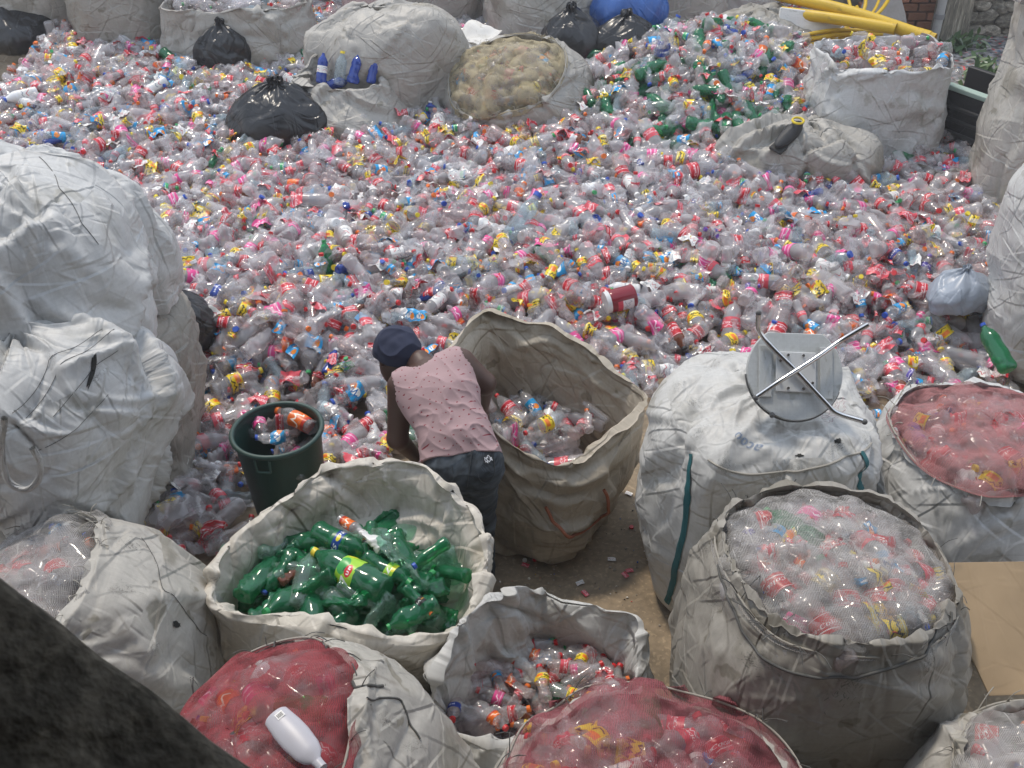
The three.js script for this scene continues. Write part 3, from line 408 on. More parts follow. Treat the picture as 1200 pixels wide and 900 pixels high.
// far right corner: brick wall, rendered pier, rubble wall
{
  const d = 11.6, t = thing('brick_wall', 'red brick wall at the far right corner beyond the yellow pipes', 'wall');
  part('mortar', new THREE.BoxGeometry(4.6, 3.2, 0.2).translate(PD(1010, 20, d).x, 1.3, -d - 0.14), std({ color: lin(0.25, 0.22, 0.19), roughness: 0.95, map: concreteTex }), t);
  const r = rng(9), mats = [0, 1, 2, 3].map(k => std({ color: lin(0.27 + 0.07 * k, 0.12 + 0.03 * k, 0.065 + 0.02 * k), roughness: 0.95, map: dirtTex, bumpMap: groundBump, bumpScale: 0.01 })), bg = [0, 1, 2].map(k => { const g = new RoundedBoxGeometry(0.2 - 0.008 * k, 0.078, 0.1, 1, 0.008); return g; });
  const x0 = PD(1015, 20, d).x, x1 = PD(1108, 20, d).x;
  for (let j = 0; j < 20; j++) for (let i = 0; i < 7; i++) { const x = x0 + (i + (j % 2) * 0.5) * 0.212; if (x > x1 - 0.05) continue; const m = part('brick', bg[Math.floor(r() * 3)], mats[Math.floor(r() * 4)], t); m.position.set(x, 0.12 + j * 0.092, -d - 0.01 + r() * 0.02); m.rotation.set(0, 0, (r() - 0.5) * 0.03); }
}
{
  const d = 11.4, t = thing('stone_wall', 'rough grey rubble wall at the far right edge', 'wall'), x0 = PD(1120, 40, d).x;
  part('mortar', new THREE.BoxGeometry(4, 3.4, 0.3).translate(x0 + 1.95, 1.4, -d - 0.2), std({ color: lin(0.33, 0.31, 0.28), roughness: 0.95, map: concreteTex, bumpMap: groundBump, bumpScale: 0.03 }), t);
  const r = rng(19), mats = [0, 1, 2].map(k => std({ color: lin(0.30 + 0.09 * k, 0.285 + 0.085 * k, 0.26 + 0.08 * k), roughness: 0.95, map: concreteTex }));
  const gs = [0, 1, 2, 3].map(k => { const g = new THREE.IcosahedronGeometry(0.09, 2), P = g.attributes.position; for (let i = 0; i < P.count; i++) { const x = P.getX(i), y = P.getY(i), z = P.getZ(i), s = 1 + 0.5 * noise(x * 9 + k * 4, y * 9, z * 9); P.setXYZ(i, x * s * 1.35, y * s * 0.8, z * s * 0.7); } g.computeVertexNormals(); return g; });
  for (let j = 0; j < 15; j++) for (let i = 0; i < 9; i++) { const m = part('stone', gs[Math.floor(r() * 4)], mats[Math.floor(r() * 3)], t); m.position.set(x0 + 0.1 + (i + (j % 2) * 0.5) * 0.2 + (r() - 0.5) * 0.06, 0.35 + j * 0.125 + (r() - 0.5) * 0.04, -d - 0.03); m.rotation.set((r() - 0.5) * 0.5, (r() - 0.5) * 0.5, (r() - 0.5) * 0.6); m.scale.setScalar(0.8 + r() * 0.4); }
  const p = thing('rendered_pier', 'pale rendered pier between the brick wall and rubble wall', 'pier'), px = PD(1112, 40, d - 0.1).x;
  part('render', new RoundedBoxGeometry(0.3, 3.4, 0.3, 2, 0.02).translate(px + 0.03, 1.4, -d + 0.0), std({ color: lin(0.42, 0.40, 0.36), roughness: 0.95, map: concreteTex, bumpMap: groundBump, bumpScale: 0.02 }), p);
  const q = thing('drain_pipe', 'thin grey vertical drain pipe against the pale pier', 'pipe');
  part('tube', new THREE.CylinderGeometry(0.045, 0.045, 3.2, 14).translate(PD(1096, 40, d - 0.25).x, 1.3, -d + 0.25), std({ color: lin(0.36, 0.36, 0.35), roughness: 0.5, map: dirtTex }), q);
  for (const y of [0.7, 1.5]) part('bracket', new THREE.CylinderGeometry(0.054, 0.054, 0.05, 14).translate(PD(1096, 40, d - 0.25).x, y, -d + 0.25), std({ color: lin(0.2, 0.2, 0.2), roughness: 0.6 }), q);
}
{ // black tray with a green rim beside the wall
  const t = thing('black_trough', 'long black trough with pale green rim below the rubble wall', 'trough');
  const a = PH(1092, 96, 0.95), b = PH(1160, 120, 0.95), dir = V().subVectors(b, a), L = dir.length() + 0.2, yaw = -Math.atan2(dir.z, dir.x), mid = a.clone().add(b).multiplyScalar(0.5);
  const g = part('side', new RoundedBoxGeometry(L, 0.5, 0.05, 2, 0.01).translate(0, -0.25, 0), std({ color: lin(0.02, 0.02, 0.022), roughness: 0.5, bumpMap: creaseTex, bumpScale: 0.02 }), t), e = part('side', new RoundedBoxGeometry(L, 0.5, 0.05, 2, 0.01).translate(0, -0.25, -0.6), std({ color: lin(0.02, 0.02, 0.022), roughness: 0.5 }), t);
  for (let k = 0; k < 4; k++) part('rib', new RoundedBoxGeometry(L - 0.02, 0.03, 0.03, 1, 0.008).translate(0, -0.12 - k * 0.1, 0.03), std({ color: lin(0.035, 0.035, 0.037), roughness: 0.5 }), t);
  part('rim', new RoundedBoxGeometry(L, 0.04, 0.08, 2, 0.01).translate(0, 0.02, 0.0), std({ color: lin(0.32, 0.42, 0.37), roughness: 0.6 }), t);
  part('floor', new THREE.BoxGeometry(L, 0.04, 0.6).translate(0, -0.48, -0.3), std({ color: lin(0.02, 0.02, 0.022), roughness: 0.5 }), t);
  t.position.copy(mid); t.rotation.y = yaw;
}
// weeds by the wall
function weed(name, pos, n, spread, h, label, seed) {
  const t = thing(name, label, 'plant', 'weeds by the rubble wall'), r = rng(seed), mats = [[0.05, 0.11, 0.03], [0.09, 0.16, 0.045]].map(c => phys({ color: lin(...c), roughness: 0.7, transmission: 0.3, thickness: 0, side: THREE.DoubleSide }));
  const leafs = [[], []], stems = [];
  for (let i = 0; i < n; i++) { const a = r() * 6.28, q = r() * spread, top = V(pos.x + Math.cos(a) * q * 1.3, pos.y + h * (0.3 + 0.7 * r()), pos.z + Math.sin(a) * q); if (i % 4 === 0) stems.push(tube([V(pos.x, pos.y, pos.z), top.clone().lerp(pos, 0.5).add(V(0, 0.05, 0)), top], 0.004, 6, 4)); for (let k = 0; k < 3; k++) { const s = 0.03 + 0.04 * r(), g = new THREE.PlaneGeometry(s, s * 2.2, 2, 3), P = g.attributes.position; for (let j = 0; j < P.count; j++) P.setXYZ(j, P.getX(j) * (1 - Math.pow(P.getY(j) / (s * 1.15), 2) * 0.9), P.getY(j), Math.abs(P.getX(j)) * 0.5 + P.getY(j) * P.getY(j) * 3); g.rotateX(r() * 3); g.rotateY(r() * 6.28); g.translate(top.x + (r() - 0.5) * 0.12, top.y + (r() - 0.5) * 0.12, top.z + (r() - 0.5) * 0.12); leafs[r() < 0.5 ? 0 : 1].push(g); } }
  leafs.forEach((l, i) => { const m = part('foliage', mergeGeometries(l), mats[i], t); m.userData.kind = 'stuff'; }); part('stem', mergeGeometries(stems), mats[0], t).userData.kind = 'stuff';
}
weed('weed', PD(1120, 84, 11.0), 60, 0.28, 0.34, 'dark green weed clump below the pale pier', 3);
weed('weed', PD(1148, 122, 9.9), 60, 0.2, 0.42, 'pale green weed beside the tall right sack and trough', 4);
weed('weed', PD(1108, 152, 9.0), 50, 0.22, 0.22, 'low weed tuft right of the tall white open sack', 5);

// yellow pipes and hoses
const yellow = std({ color: lin(0.62, 0.40, 0.02), roughness: 0.45, map: dirtTex });
function hose(name, pts, r, label, group) { const t = thing(name, label, 'pipe', group); part('tube', tube(pts, r, 40, 12), yellow, t); return t; }
{
  const a = PD(905, -8, 9.9), b = PD(1095, 47, 9.0), t = hose('yellow_pipe', [a, a.clone().lerp(b, 0.5).add(V(0, 0.03, 0)), b], 0.055, 'upper thick yellow plastic pipe lying above the white open sack', 'yellow pipes');
  part('coupling', new THREE.CylinderGeometry(0.064, 0.064, 0.12, 16).applyQuaternion(new THREE.Quaternion().setFromUnitVectors(V(0, 1, 0), V().subVectors(b, a).normalize())).translate(...a.clone().lerp(b, 0.93).toArray()), yellow, t);
  const c = PD(916, 14, 9.7), e = PD(1050, 34, 9.15); hose('yellow_pipe', [c, c.clone().lerp(e, 0.5).add(V(0, 0.01, 0)), e], 0.05, 'lower thick yellow plastic pipe, shorter, just below the upper one', 'yellow pipes');
  hose('yellow_hose', [PD(1058, 32, 9.2), PD(1085, 50, 9.05), PD(1093, 72, 9.0), PD(1092, 100, 8.95)], 0.018, 'yellow hose hanging in a curve at the right of white sack', 'yellow hoses');
  hose('yellow_hose', [PD(1096, 158, 8.7), PD(1115, 152, 8.8), PD(1132, 144, 8.9), PD(1150, 128, 9.1)], 0.018, 'yellow hose lying on the ground right of the white sack', 'yellow hoses');
  const r = rng(55);
  for (let k = 0; k < 9; k++) { const y = 36 + k * 2.2, p = PD(925 + r() * 25, y + 6, 9.4), q = PD(1000 + r() * 40, y - 6 + r() * 10, 9.6); hose('yellow_hose', [p, p.clone().lerp(q, 0.4).add(V(0, 0.05 * r(), 0)), q], 0.014 + 0.008 * r(), `thin yellow hose, ${['top', 'second', 'third', 'fourth', 'fifth', 'sixth', 'seventh', 'eighth', 'lowest'][k]} of the bundle under the thick pipes`, 'bundle of thin yellow hoses'); }
  for (let k = 0; k < 6; k++) { const p = PD(985 + k * 6, 26 + r() * 8, 9.8), q = PD(975 + k * 13 + r() * 8, -6 + r() * 14, 10.2); hose('yellow_hose', [p, p.clone().lerp(q, 0.5).add(V(0.03, 0.02, 0)), q], 0.013 + 0.006 * r(), `thin yellow hose end behind the thick pipes, ${['leftmost', 'second', 'third', 'fourth', 'fifth', 'rightmost'][k]} from the left`, 'yellow hose ends sticking up'); }
  const bx = thing('white_board', 'white flat board lying under the yellow pipes', 'board'), bg = new RoundedBoxGeometry(0.56, 0.2, 0.05, 2, 0.01); part('panel', bg, std({ color: lin(0.72, 0.71, 0.68), roughness: 0.6, map: dirtTex }), bx); bx.position.copy(PD(948, 27, 9.55)); bx.rotation.set(-0.3, 0, -0.12);
  const sl = thing('grey_board', 'grey torn sheet standing behind the yellow hoses', 'board'), sh = new THREE.Shape([[-0.3, -0.3], [0.32, -0.3], [0.22, 0.0], [0.1, 0.25], [-0.2, 0.3]].map(p => new THREE.Vector2(...p))); part('panel', new THREE.ExtrudeGeometry(sh, { depth: 0.02, bevelSize: 0.004, bevelThickness: 0.004 }), std({ color: lin(0.42, 0.40, 0.38), roughness: 0.8, map: dirtTex }), sl); sl.position.copy(PD(1035, 18, 10.9));
}

// ---------------------------------------------------------------- the heap of loose bottles
const FRONT = [[-420, 660], [60, 690], [150, 690], [285, 655], [300, 632], [330, 585], [420, 572], [500, 535], [545, 508], [600, 492], [700, 482], [762, 474], [800, 470], [870, 490], [1000, 510], [1035, 500], [1070, 480], [1200, 462], [1700, 440]].map(p => PH(p[0], p[1], 0));
const frontDist = (x, z) => { // metres behind the front edge of the heap, negative before it
  let best = 1e9, sgn = -1; for (let i = 0; i < FRONT.length - 1; i++) { const a = FRONT[i], b = FRONT[i + 1], dx = b.x - a.x, dz = b.z - a.z, t = clamp(((x - a.x) * dx + (z - a.z) * dz) / (dx * dx + dz * dz), 0, 1), e = Math.hypot(x - a.x - dx * t, z - a.z - dz * t); if (e < best) best = e; if (x >= a.x && x < b.x) { const zz = a.z + dz * (x - a.x) / dx; sgn = z < zz ? 1 : -1; } } return best * sgn;
};
const bump2 = (x, z, p, r, h) => h * Math.exp(-((x - p.x) ** 2 + (z - p.z) ** 2) / (r * r));
const HUMP = [[PD(800, 110, 8.9), 1.1, 0.42], [PD(900, 90, 9.3), 0.8, 0.25], [PD(120, 90, 9.8), 2.0, 0.12], [PD(20, 10, 12), 1.2, 0.5], [PD(480, 60, 9.9), 0.8, 0.25]];
const leftLow = (x, z) => sstep(-1.45, -0.9, x) + sstep(4.9, 5.7, -z); // the strip by the green tub lies one bottle deep
const heap = (x, z) => { const d = frontDist(x, z); let h = sstep(-0.1, 1.5, d) * 0.40 * clamp(leftLow(x, z), 0.25, 1) + 0.045 + 0.26 * sstep(6.5, 10.5, -z) * sstep(0.3, 1.5, d) + 0.13 * fbm(x * 0.7, z * 0.7, 3.3, 3) * sstep(0, 1, d); for (const [p, r, k] of HUMP) h += bump2(x, z, p, r, k); return Math.max(0.045, h); };
const KEEP = []; // round footprints [x, z, radius, top] where sacks and tubs stand
// ---------------------------------------------------------------- sacks in front
// big white sack on the left
const sLeft = sackThing('white_sack', { x: -2.2, d: 3.78, y0: 0.3, h: 1.16, r: 0.53, rz: 0.55, sq: 2.8, yaw: 0.35, seed: 3, dent: 0.06, fac: 0.66, wob: 0.2, nu: 170, nv: 120, lean: [0.08, -0.05], prof: [[0, 0.5], [0.03, 0.68], [0.2, 0.84], [0.45, 0.98], [0.66, 1.07], [0.8, 1.0], [0.92, 0.78], [0.99, 0.42], [1.0, 0.16], [1, 0.02]] }, M.white, 'big white woven sack with tears and stitched seams at the left edge');
const sLeftTop = sackThing('white_sack', { x: -2.42, d: 4.38, y0: 0.85, h: 1.12, r: 0.58, rz: 0.58, sq: 2.5, seed: 4, dent: 0.06, fac: 0.66, wob: 0.2, nu: 150, nv: 100 }, M.white, 'topmost bright white sack, stacked behind the torn left one');
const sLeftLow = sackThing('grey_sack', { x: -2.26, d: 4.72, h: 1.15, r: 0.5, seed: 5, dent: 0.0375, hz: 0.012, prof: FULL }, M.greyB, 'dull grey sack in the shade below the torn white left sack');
const sFlap = sackThing('white_sack', { x: -1.9, d: 4.75, y0: 1.0, h: 0.72, r: 0.2, rz: 0.17, seed: 8, dent: 0.0450, nu: 64, nv: 48, tilt: [0.15, 0] }, M.white, 'small crumpled white sack end poking out beside the topmost left sack');
const sNetLeft = sackThing('netted_sack', { x: -1.62, d: 2.98, h: 0.86, r: 0.5, rz: 0.5, seed: 11, prof: NETTED, gather: 0.02, dent: 0.0300, tilt: [0.5, 0.12], pivot: 0.2, wob: 0.1 }, M.dull, 'pale sack closed with grey netting at left beside the dark ledge');
netCap(sNetLeft, sNetLeft.rings[7], 0.14, NET_GREY, { seed: 12, up: V(-0.48, 0.87, 0.1), inside: 'clear bottles packed under the grey net by the ledge' });
// open white sack with green bottles
const greenRim = [[565, 640, 3.25], [552, 598, 3.42], [500, 552, 3.58], [440, 536, 3.62], [372, 556, 3.55], [300, 606, 3.38], [252, 664, 3.18], [246, 700, 3.02], [290, 722, 2.92], [360, 728, 2.86], [430, 742, 2.82], [500, 748, 2.84], [545, 726, 2.94], [562, 680, 3.1]].map(p => PD(...p));
function rimSack(rim, base, o) { // a sack whose mouth and foot are given; the cloth bulges between and turns in over the rim
  const n = rim.length, c = rim.reduce((a, p) => a.addScaledVector(p, 1 / n), V()), b = base, arr = p => [p.x, p.y, p.z];
  const mid = (t, bul) => rim.map((p, i) => { const q = b[i].clone().lerp(p, t), ax = b.reduce((a, v) => a.addScaledVector(v, (1 - t) / n), V()).addScaledVector(c, t); const out = q.clone().sub(ax).setY(0); return arr(q.addScaledVector(out.normalize(), bul)); });
  const shrink = (dy, k, dr) => rim.map(p => { const out = p.clone().sub(c).setY(0); return arr(p.clone().addScaledVector(out.normalize(), -dr).add(V(0, dy, 0)).lerp(V(c.x, p.y + dy, c.z), k)); });
  const rings = [b.map(p => arr(p.clone().lerp(c.clone().setY(p.y), 0.12))), b.map(p => arr(p.clone().add(V(0, 0.02, 0)))), mid(0.2, o.bulge ?? 0.05), mid(0.5, (o.bulge ?? 0.05) * 1.2), mid(0.8, (o.bulge ?? 0.05) * 0.6), mid(0.97, o.lip ?? 0.02), rim.map(arr), shrink(-0.012, 0, o.roll ?? 0.03), shrink(-(o.deep ?? 0.3) * 0.35, 0.05, 0.03), shrink(-(o.deep ?? 0.3), 0.12, 0.03), shrink(-(o.deep ?? 0.3) * 1.25, 0.3, 0.03), shrink(-(o.deep ?? 0.3) * 1.3, 0.65, 0), shrink(-(o.deep ?? 0.3) * 1.3, 0.97, 0)];
  return { rings, c, ...loft(rings, { turn: 6.5, nu: 170, nv: 130, flop: 0.045, ...o }) };
}
const basesOf = (cx, cz, r, n, start = 0) => Array.from({ length: n }, (_, k) => V(cx + Math.cos(start + k / n * Math.PI * 2) * r, 0, cz - Math.sin(start + k / n * Math.PI * 2) * r));
const tGreen = thing('open_sack', 'open cream white sack full of green bottles in the centre foreground', 'sack'), sGreen = rimSack(greenRim, basesOf(-0.70, -3.22, 0.46, 14, 0.1), { seed: 21, dent: 0.0225, vt: 0.006, bulge: 0.04, lip: 0.025, roll: 0.008, deep: 0.22, fac: 0.50 });
part('cloth', sGreen.geo, M.cream, tGreen); sGreen.t = tGreen;
// low open sack, half empty
const lowRim = [[752, 745, 2.98], [735, 722, 3.06], [640, 694, 3.14], [606, 690, 3.08], [552, 714, 2.92], [520, 772, 2.74], [508, 815, 2.66], [520, 850, 2.6], [585, 872, 2.52], [660, 845, 2.62], [725, 812, 2.76], [755, 780, 2.88]].map(p => PD(...p));
const tLow = thing('open_sack', 'low slumped white sack with small bottles, below the bare ground', 'sack'), sLow = rimSack(lowRim, basesOf(0.09, -2.84, 0.38, 12, 0.25), { seed: 31, dent: 0.0300, bulge: 0.04, roll: 0.006, deep: 0.26, lip: 0.0, fac: 0.46 });
part('cloth', sLow.geo, M.whiteB, tLow); sLow.t = tLow;
// red-netted sack, bottom left of centre
const sRed = sackThing('netted_sack', { x: -0.55, d: 2.22, h: 0.92, r: 0.47, rz: 0.52, seed: 41, prof: NETTED, gather: 0.02, dent: 0.0338, tilt: [0.42, 0.1], pivot: 0.2 }, M.dull, 'grey white sack with red net top and a white flask lying on it');
const redNet = netCap(sRed, sRed.rings[7], 0.13, NET_RED, { seed: 42, up: V(-0.4, 0.91, 0.1), inside: 'bottles packed under the red net beside the dark ledge' });
// pink-netted sack, bottom centre
const sPink = sackThing('netted_sack', { x: 0.46, d: 2.08, h: 0.72, r: 0.56, rz: 0.5, seed: 51, prof: NETTED, gather: 0.015, dent: 0.0300 }, M.dull, 'sack topped with pink net at the bottom centre edge');
netCap(sPink, sPink.rings[7].map(p => { const c = [0.46, 0, -2.08]; return [c[0] + (p[0] - c[0]) * 1.12, p[1], c[2] + (p[2] - c[2]) * 1.12]; }), 0.14, NET_PINK, { seed: 52, inside: 'bottles packed under the pink net at the bottom edge', count: 60 });
// tall white sack that carries the stool
const sStool = sackThing('white_sack', { x: 1.15, d: 3.84, h: 1.16, r: 0.49, rz: 0.49, seed: 61, dent: 0.0300, hz: 0.006, vt: 0.006, sq: 2.6, nu: 140, nv: 90, prof: [[0, 0.75], [0.02, 0.92], [0.14, 0.97], [0.4, 1.02], [0.66, 1.02], [0.84, 0.97], [0.92, 0.86], [0.975, 0.6], [1.0, 0.3], [1.0, 0.03]] }, M.whiteB, 'tall white sack with teal corner strips carrying the upturned stool');
// netted sack in front of it
const sNet = sackThing('netted_sack', { x: 1.2, d: 2.84, h: 1.07, r: 0.5, rz: 0.5, seed: 71, prof: NETTED, gather: 0.02, dent: 0.0300, hz: 0.01, wob: 0.08, vt: 0.006 }, M.greyB, 'large dirty sack with grey net top full of mixed bottles at right');
netCap(sNet, sNet.rings[6], 0.13, NET_GREY, { seed: 72, inside: 'mixed bottles packed under the grey net in front of the stool sack', count: 100 });
const sRedRight = sackThing('netted_sack', { x: 2.13, d: 3.72, h: 0.95, r: 0.5, rz: 0.5, seed: 81, prof: NETTED, gather: 0.015, dent: 0.0375 }, M.white, 'white sack with dusty red net top at the right edge');
netCap(sRedRight, sRedRight.rings[7], 0.1, NET_DUSTY, { seed: 82, inside: 'bottles packed under the dusty red net at right' });
const sNetCorner = sackThing('netted_sack', { x: 1.86, d: 2.0, h: 0.82, r: 0.5, rz: 0.5, seed: 91, prof: NETTED, gather: 0.02, dent: 0.0300 }, M.dull, 'pale sack with grey net top in the bottom right corner');
netCap(sNetCorner, sNetCorner.rings[6], 0.1, NET_GREY, { seed: 92, inside: 'bottles packed under the net in the bottom right corner' });
{ // sheet of cardboard
  const cardTex = tex(256, 256, (x, y) => { const u = x / 256, v = y / 256, m = 0.93 + fbm(u * 4, v * 4, 3, 4, 4) * 0.16 - 0.12 * sstep(0.3, 0.4, fbm(u * 5, v * 5, 8, 4, 5)); return [m, m, m]; });
  const t = thing('cardboard_sheet', 'flat brown cardboard sheet wedged between the sacks at right edge', 'cardboard'), sh = new THREE.Shape([[-0.22, 0.18], [0.3, 0.24], [0.34, -0.24], [-0.1, -0.3], [-0.22, -0.02]].map(p => new THREE.Vector2(...p)));
  part('sheet', new THREE.ExtrudeGeometry(sh, { depth: 0.006, bevelEnabled: true, bevelSize: 0.001, bevelThickness: 0.001, bevelSegments: 1 }), std({ color: lin(0.47, 0.345, 0.215), roughness: 0.9, map: cardTex, bumpMap: creaseTex, bumpScale: 0.006 }), t);
  t.position.copy(PH(1184, 722, 0.86)); t.rotation.set(-1.0, 0, -0.1);
}
// open sack the woman fills
const pRim = [[758, 465, 4.42], [722, 436, 4.58], [660, 388, 4.76], [612, 378, 4.82], [567, 366, 4.86], [535, 395, 4.6], [520, 425, 4.35], [535, 462, 4.12], [580, 505, 3.98], [628, 536, 3.93], [665, 543, 3.95], [705, 520, 4.05], [740, 490, 4.24]].map(p => PD(...p));
const pBase = [[712, 600], [712, 580], [690, 560], [650, 552], [600, 556], [560, 570], [545, 590], [552, 615], [585, 643], [625, 656], [662, 660], [685, 640], [700, 620]].map(p => PH(p[0], p[1], 0));
const tBeige = thing('open_sack', 'big dirty beige open sack that the bending woman is filling', 'sack'), sBeige = rimSack(pRim, pBase, { seed: 101, dent: 0.0263, hz: 0.02, bulge: 0.05, lip: 0.0, roll: 0.006, flop: 0.03, deep: 0.5, nv: 140 });
part('cloth', sBeige.geo, M.beige, tBeige); sBeige.t = tBeige;
// right edge
const sR1 = sackThing('tall_sack', { x: 3.62, d: 5.75, h: 1.55, r: 0.55, seed: 111, hz: 0.016, dent: 0.0300 }, M.white, 'tall white sack at the right edge, the nearer of two', 'sack', 'tall sacks along the right edge');
const sR2 = sackThing('tall_sack', { x: 4.12, d: 7.5, h: 1.86, r: 0.56, seed: 121, hz: 0.02, dent: 0.0375, prof: OPEN }, M.dull, 'tall pale sack at the right edge, the farther and higher of two', 'sack', 'tall sacks along the right edge');
const sR3 = sackThing('tall_open_sack', { x: 2.88, d: 8.35, h: 1.22, r: 0.5, rz: 0.45, wob: 0.22, lean: [0.06, 0.04], seed: 131, hz: 0.02, dent: 0.0225, sq: 3, prof: OPEN }, M.white, 'tall bright white open sack below the yellow pipes');
const sCrump = sackThing('crumpled_sack', { x: 2.3, d: 7.85, y0: 0.2, h: 0.62, r: 0.58, rz: 0.42, fac: 0.76, seed: 141, dent: 0.0750, wob: 0.3 }, M.grey, 'crumpled dirty sack slumped in front of tall white open sack');
const sDark = sackThing('open_sack', { x: 3.5, d: 7.9, h: 0.55, r: 0.4, rz: 0.35, seed: 151, dent: 0.0375, prof: OPEN }, M.grey, 'small open sack of dark scraps between the tall right sacks');
// back row
const BACK = [
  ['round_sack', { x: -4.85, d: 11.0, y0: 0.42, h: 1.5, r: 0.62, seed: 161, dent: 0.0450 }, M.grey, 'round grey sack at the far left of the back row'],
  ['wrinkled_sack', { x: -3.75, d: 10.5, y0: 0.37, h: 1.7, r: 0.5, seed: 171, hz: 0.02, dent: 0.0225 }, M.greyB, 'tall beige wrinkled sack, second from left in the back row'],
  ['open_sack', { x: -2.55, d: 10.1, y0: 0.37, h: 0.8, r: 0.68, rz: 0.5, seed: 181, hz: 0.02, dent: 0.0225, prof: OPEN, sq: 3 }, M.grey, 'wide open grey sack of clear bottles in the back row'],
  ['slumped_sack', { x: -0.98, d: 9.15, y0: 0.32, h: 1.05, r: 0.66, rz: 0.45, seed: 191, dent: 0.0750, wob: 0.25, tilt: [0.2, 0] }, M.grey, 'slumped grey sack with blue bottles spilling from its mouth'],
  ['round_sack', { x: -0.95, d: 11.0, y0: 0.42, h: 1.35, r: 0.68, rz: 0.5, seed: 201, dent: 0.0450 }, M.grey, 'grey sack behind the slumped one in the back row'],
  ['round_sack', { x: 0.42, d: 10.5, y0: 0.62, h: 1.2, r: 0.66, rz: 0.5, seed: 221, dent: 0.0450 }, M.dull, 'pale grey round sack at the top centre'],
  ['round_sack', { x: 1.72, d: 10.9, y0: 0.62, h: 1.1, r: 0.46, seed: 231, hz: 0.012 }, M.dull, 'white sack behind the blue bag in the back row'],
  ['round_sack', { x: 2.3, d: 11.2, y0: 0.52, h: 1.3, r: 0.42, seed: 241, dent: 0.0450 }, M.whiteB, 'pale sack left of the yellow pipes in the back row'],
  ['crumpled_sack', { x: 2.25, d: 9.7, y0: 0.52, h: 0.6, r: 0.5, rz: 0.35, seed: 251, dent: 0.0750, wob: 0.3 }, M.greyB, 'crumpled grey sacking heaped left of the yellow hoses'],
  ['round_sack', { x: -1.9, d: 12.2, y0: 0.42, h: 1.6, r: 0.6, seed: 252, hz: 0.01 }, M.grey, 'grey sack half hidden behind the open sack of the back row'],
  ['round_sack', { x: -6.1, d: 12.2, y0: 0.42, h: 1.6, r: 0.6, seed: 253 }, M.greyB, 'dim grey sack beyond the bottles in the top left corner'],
];
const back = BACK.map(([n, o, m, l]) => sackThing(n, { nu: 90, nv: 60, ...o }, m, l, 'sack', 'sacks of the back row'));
const sSand = sackThing('netted_sack', { x: 0.08, d: 8.95, y0: 0.25, h: 0.75, r: 0.62, rz: 0.5, seed: 211, prof: NETTED, dent: 0.0300, tilt: [0.25, 0.55], pivot: 0.3 }, M.grey, 'grey sack with sand coloured net in front of the back row');
netCap(sSand, sSand.rings[7], 0.16, NET_SAND, { seed: 212, up: V(-0.23, 0.82, 0.52), inside: 'dark bottles packed under the sand coloured net', count: 50 });
{ // the slumped sack's mouth, a collar of cloth round the blue bottles
  const s = back[3], rim = [[448, 90, 8.66], [440, 62, 8.9], [415, 50, 9.05], [385, 56, 9.0], [358, 76, 8.8], [346, 94, 8.66], [380, 102, 8.54], [425, 102, 8.54]].map(p => PD(...p)), c = PD(405, 110, 8.7);
  const l = rimSack(rim, basesOf(c.x - 0.02, c.z - 0.1, 0.58, 8, 0.1).map(p => p.setY(0.25)), { seed: 195, bulge: 0.1, dent: 0.03, fac: 0.53, nu: 90, nv: 70, roll: 0.006, deep: 0.16, lip: 0.02 }); part('mouth', l.geo, M.grey, s.t);
}
{ const p = PD(426, 8, 10.4); sackThing('wrapped_bundle', { x: p.x, d: 10.4, y0: 0.5, h: 0.85, r: 0.17, seed: 196, vt: 0.01, nu: 60, nv: 50 }, phys({ color: lin(0.62, 0.47, 0.46), roughness: 0.2, bumpMap: creaseTex, bumpScale: 0.03, transmission: 0.3, thickness: 0 }), 'pinkish film wrapped bundle standing between two back row sacks', 'bundle'); }
// black and blue bags
function bag(px, py, d, y0, r, h, seed, mat, label) { const p = PD(px, py, d); return sackThing('bin_bag', { x: p.x, d, y0, h, r, rz: r * 0.85, seed, dent: 0.03, fac: 0.21, vt: 0.012, wob: 0.2, nu: 90, nv: 60, prof: [[0, 0.7], [0.05, 0.95], [0.35, 1.05], [0.62, 0.9], [0.8, 0.6], [0.92, 0.3], [0.97, 0.13], [1.06, 0.16], [1.08, 0.03]] }, mat, label, 'bag', 'bin bags'); }
bag(326, 126, 8.5, 0.42, 0.40, 0.5, 301, M.black, 'big shiny black bin bag lying on the heap at left');
bag(266, 86, 9.6, 0.66, 0.25, 0.42, 302, M.black, 'small black bin bag in front of the wrinkled sack');
bag(15, 55, 10.4, 0.62, 0.4, 0.42, 303, M.black, 'black bin bag at the left edge of the heap');
bag(668, 60, 9.55, 0.76, 0.29, 0.46, 304, M.black, 'black bin bag right of the sand coloured net');
bag(732, 62, 9.5, 0.82, 0.3, 0.36, 305, M.black, 'black bin bag under the blue bag');
bag(738, 40, 10.0, 0.95, 0.34, 0.42, 306, M.blueBag, 'bright blue plastic bag in the back row');
bag(182, 290, 5.6, 0.25, 0.24, 0.4, 307, M.black, 'black bin bag tucked behind the white left sacks');
bag(1122, 355, 5.95, 0.32, 0.19, 0.26, 308, phys({ color: lin(0.30, 0.34, 0.40), roughness: 0.35, bumpMap: creaseTex, bumpScale: 0.02 }), 'crumpled grey blue plastic bag near the right edge');
KEEP.push([-2.3, -3.9, 0.5], [-2.3, -4.75, 0.42], [1.14, -3.82, 0.5], [1.2, -2.78, 0.5], [2.13, -3.72, 0.5], [3.62, -5.75, 0.48], [3.98, -7.5, 0.5], [2.88, -8.35, 0.42], [-0.7, -3.22, 0.5], [-1.6, -2.98, 0.5], [0.15, -4.4, 0.42], [-1.147, -4.16, 0.22]);

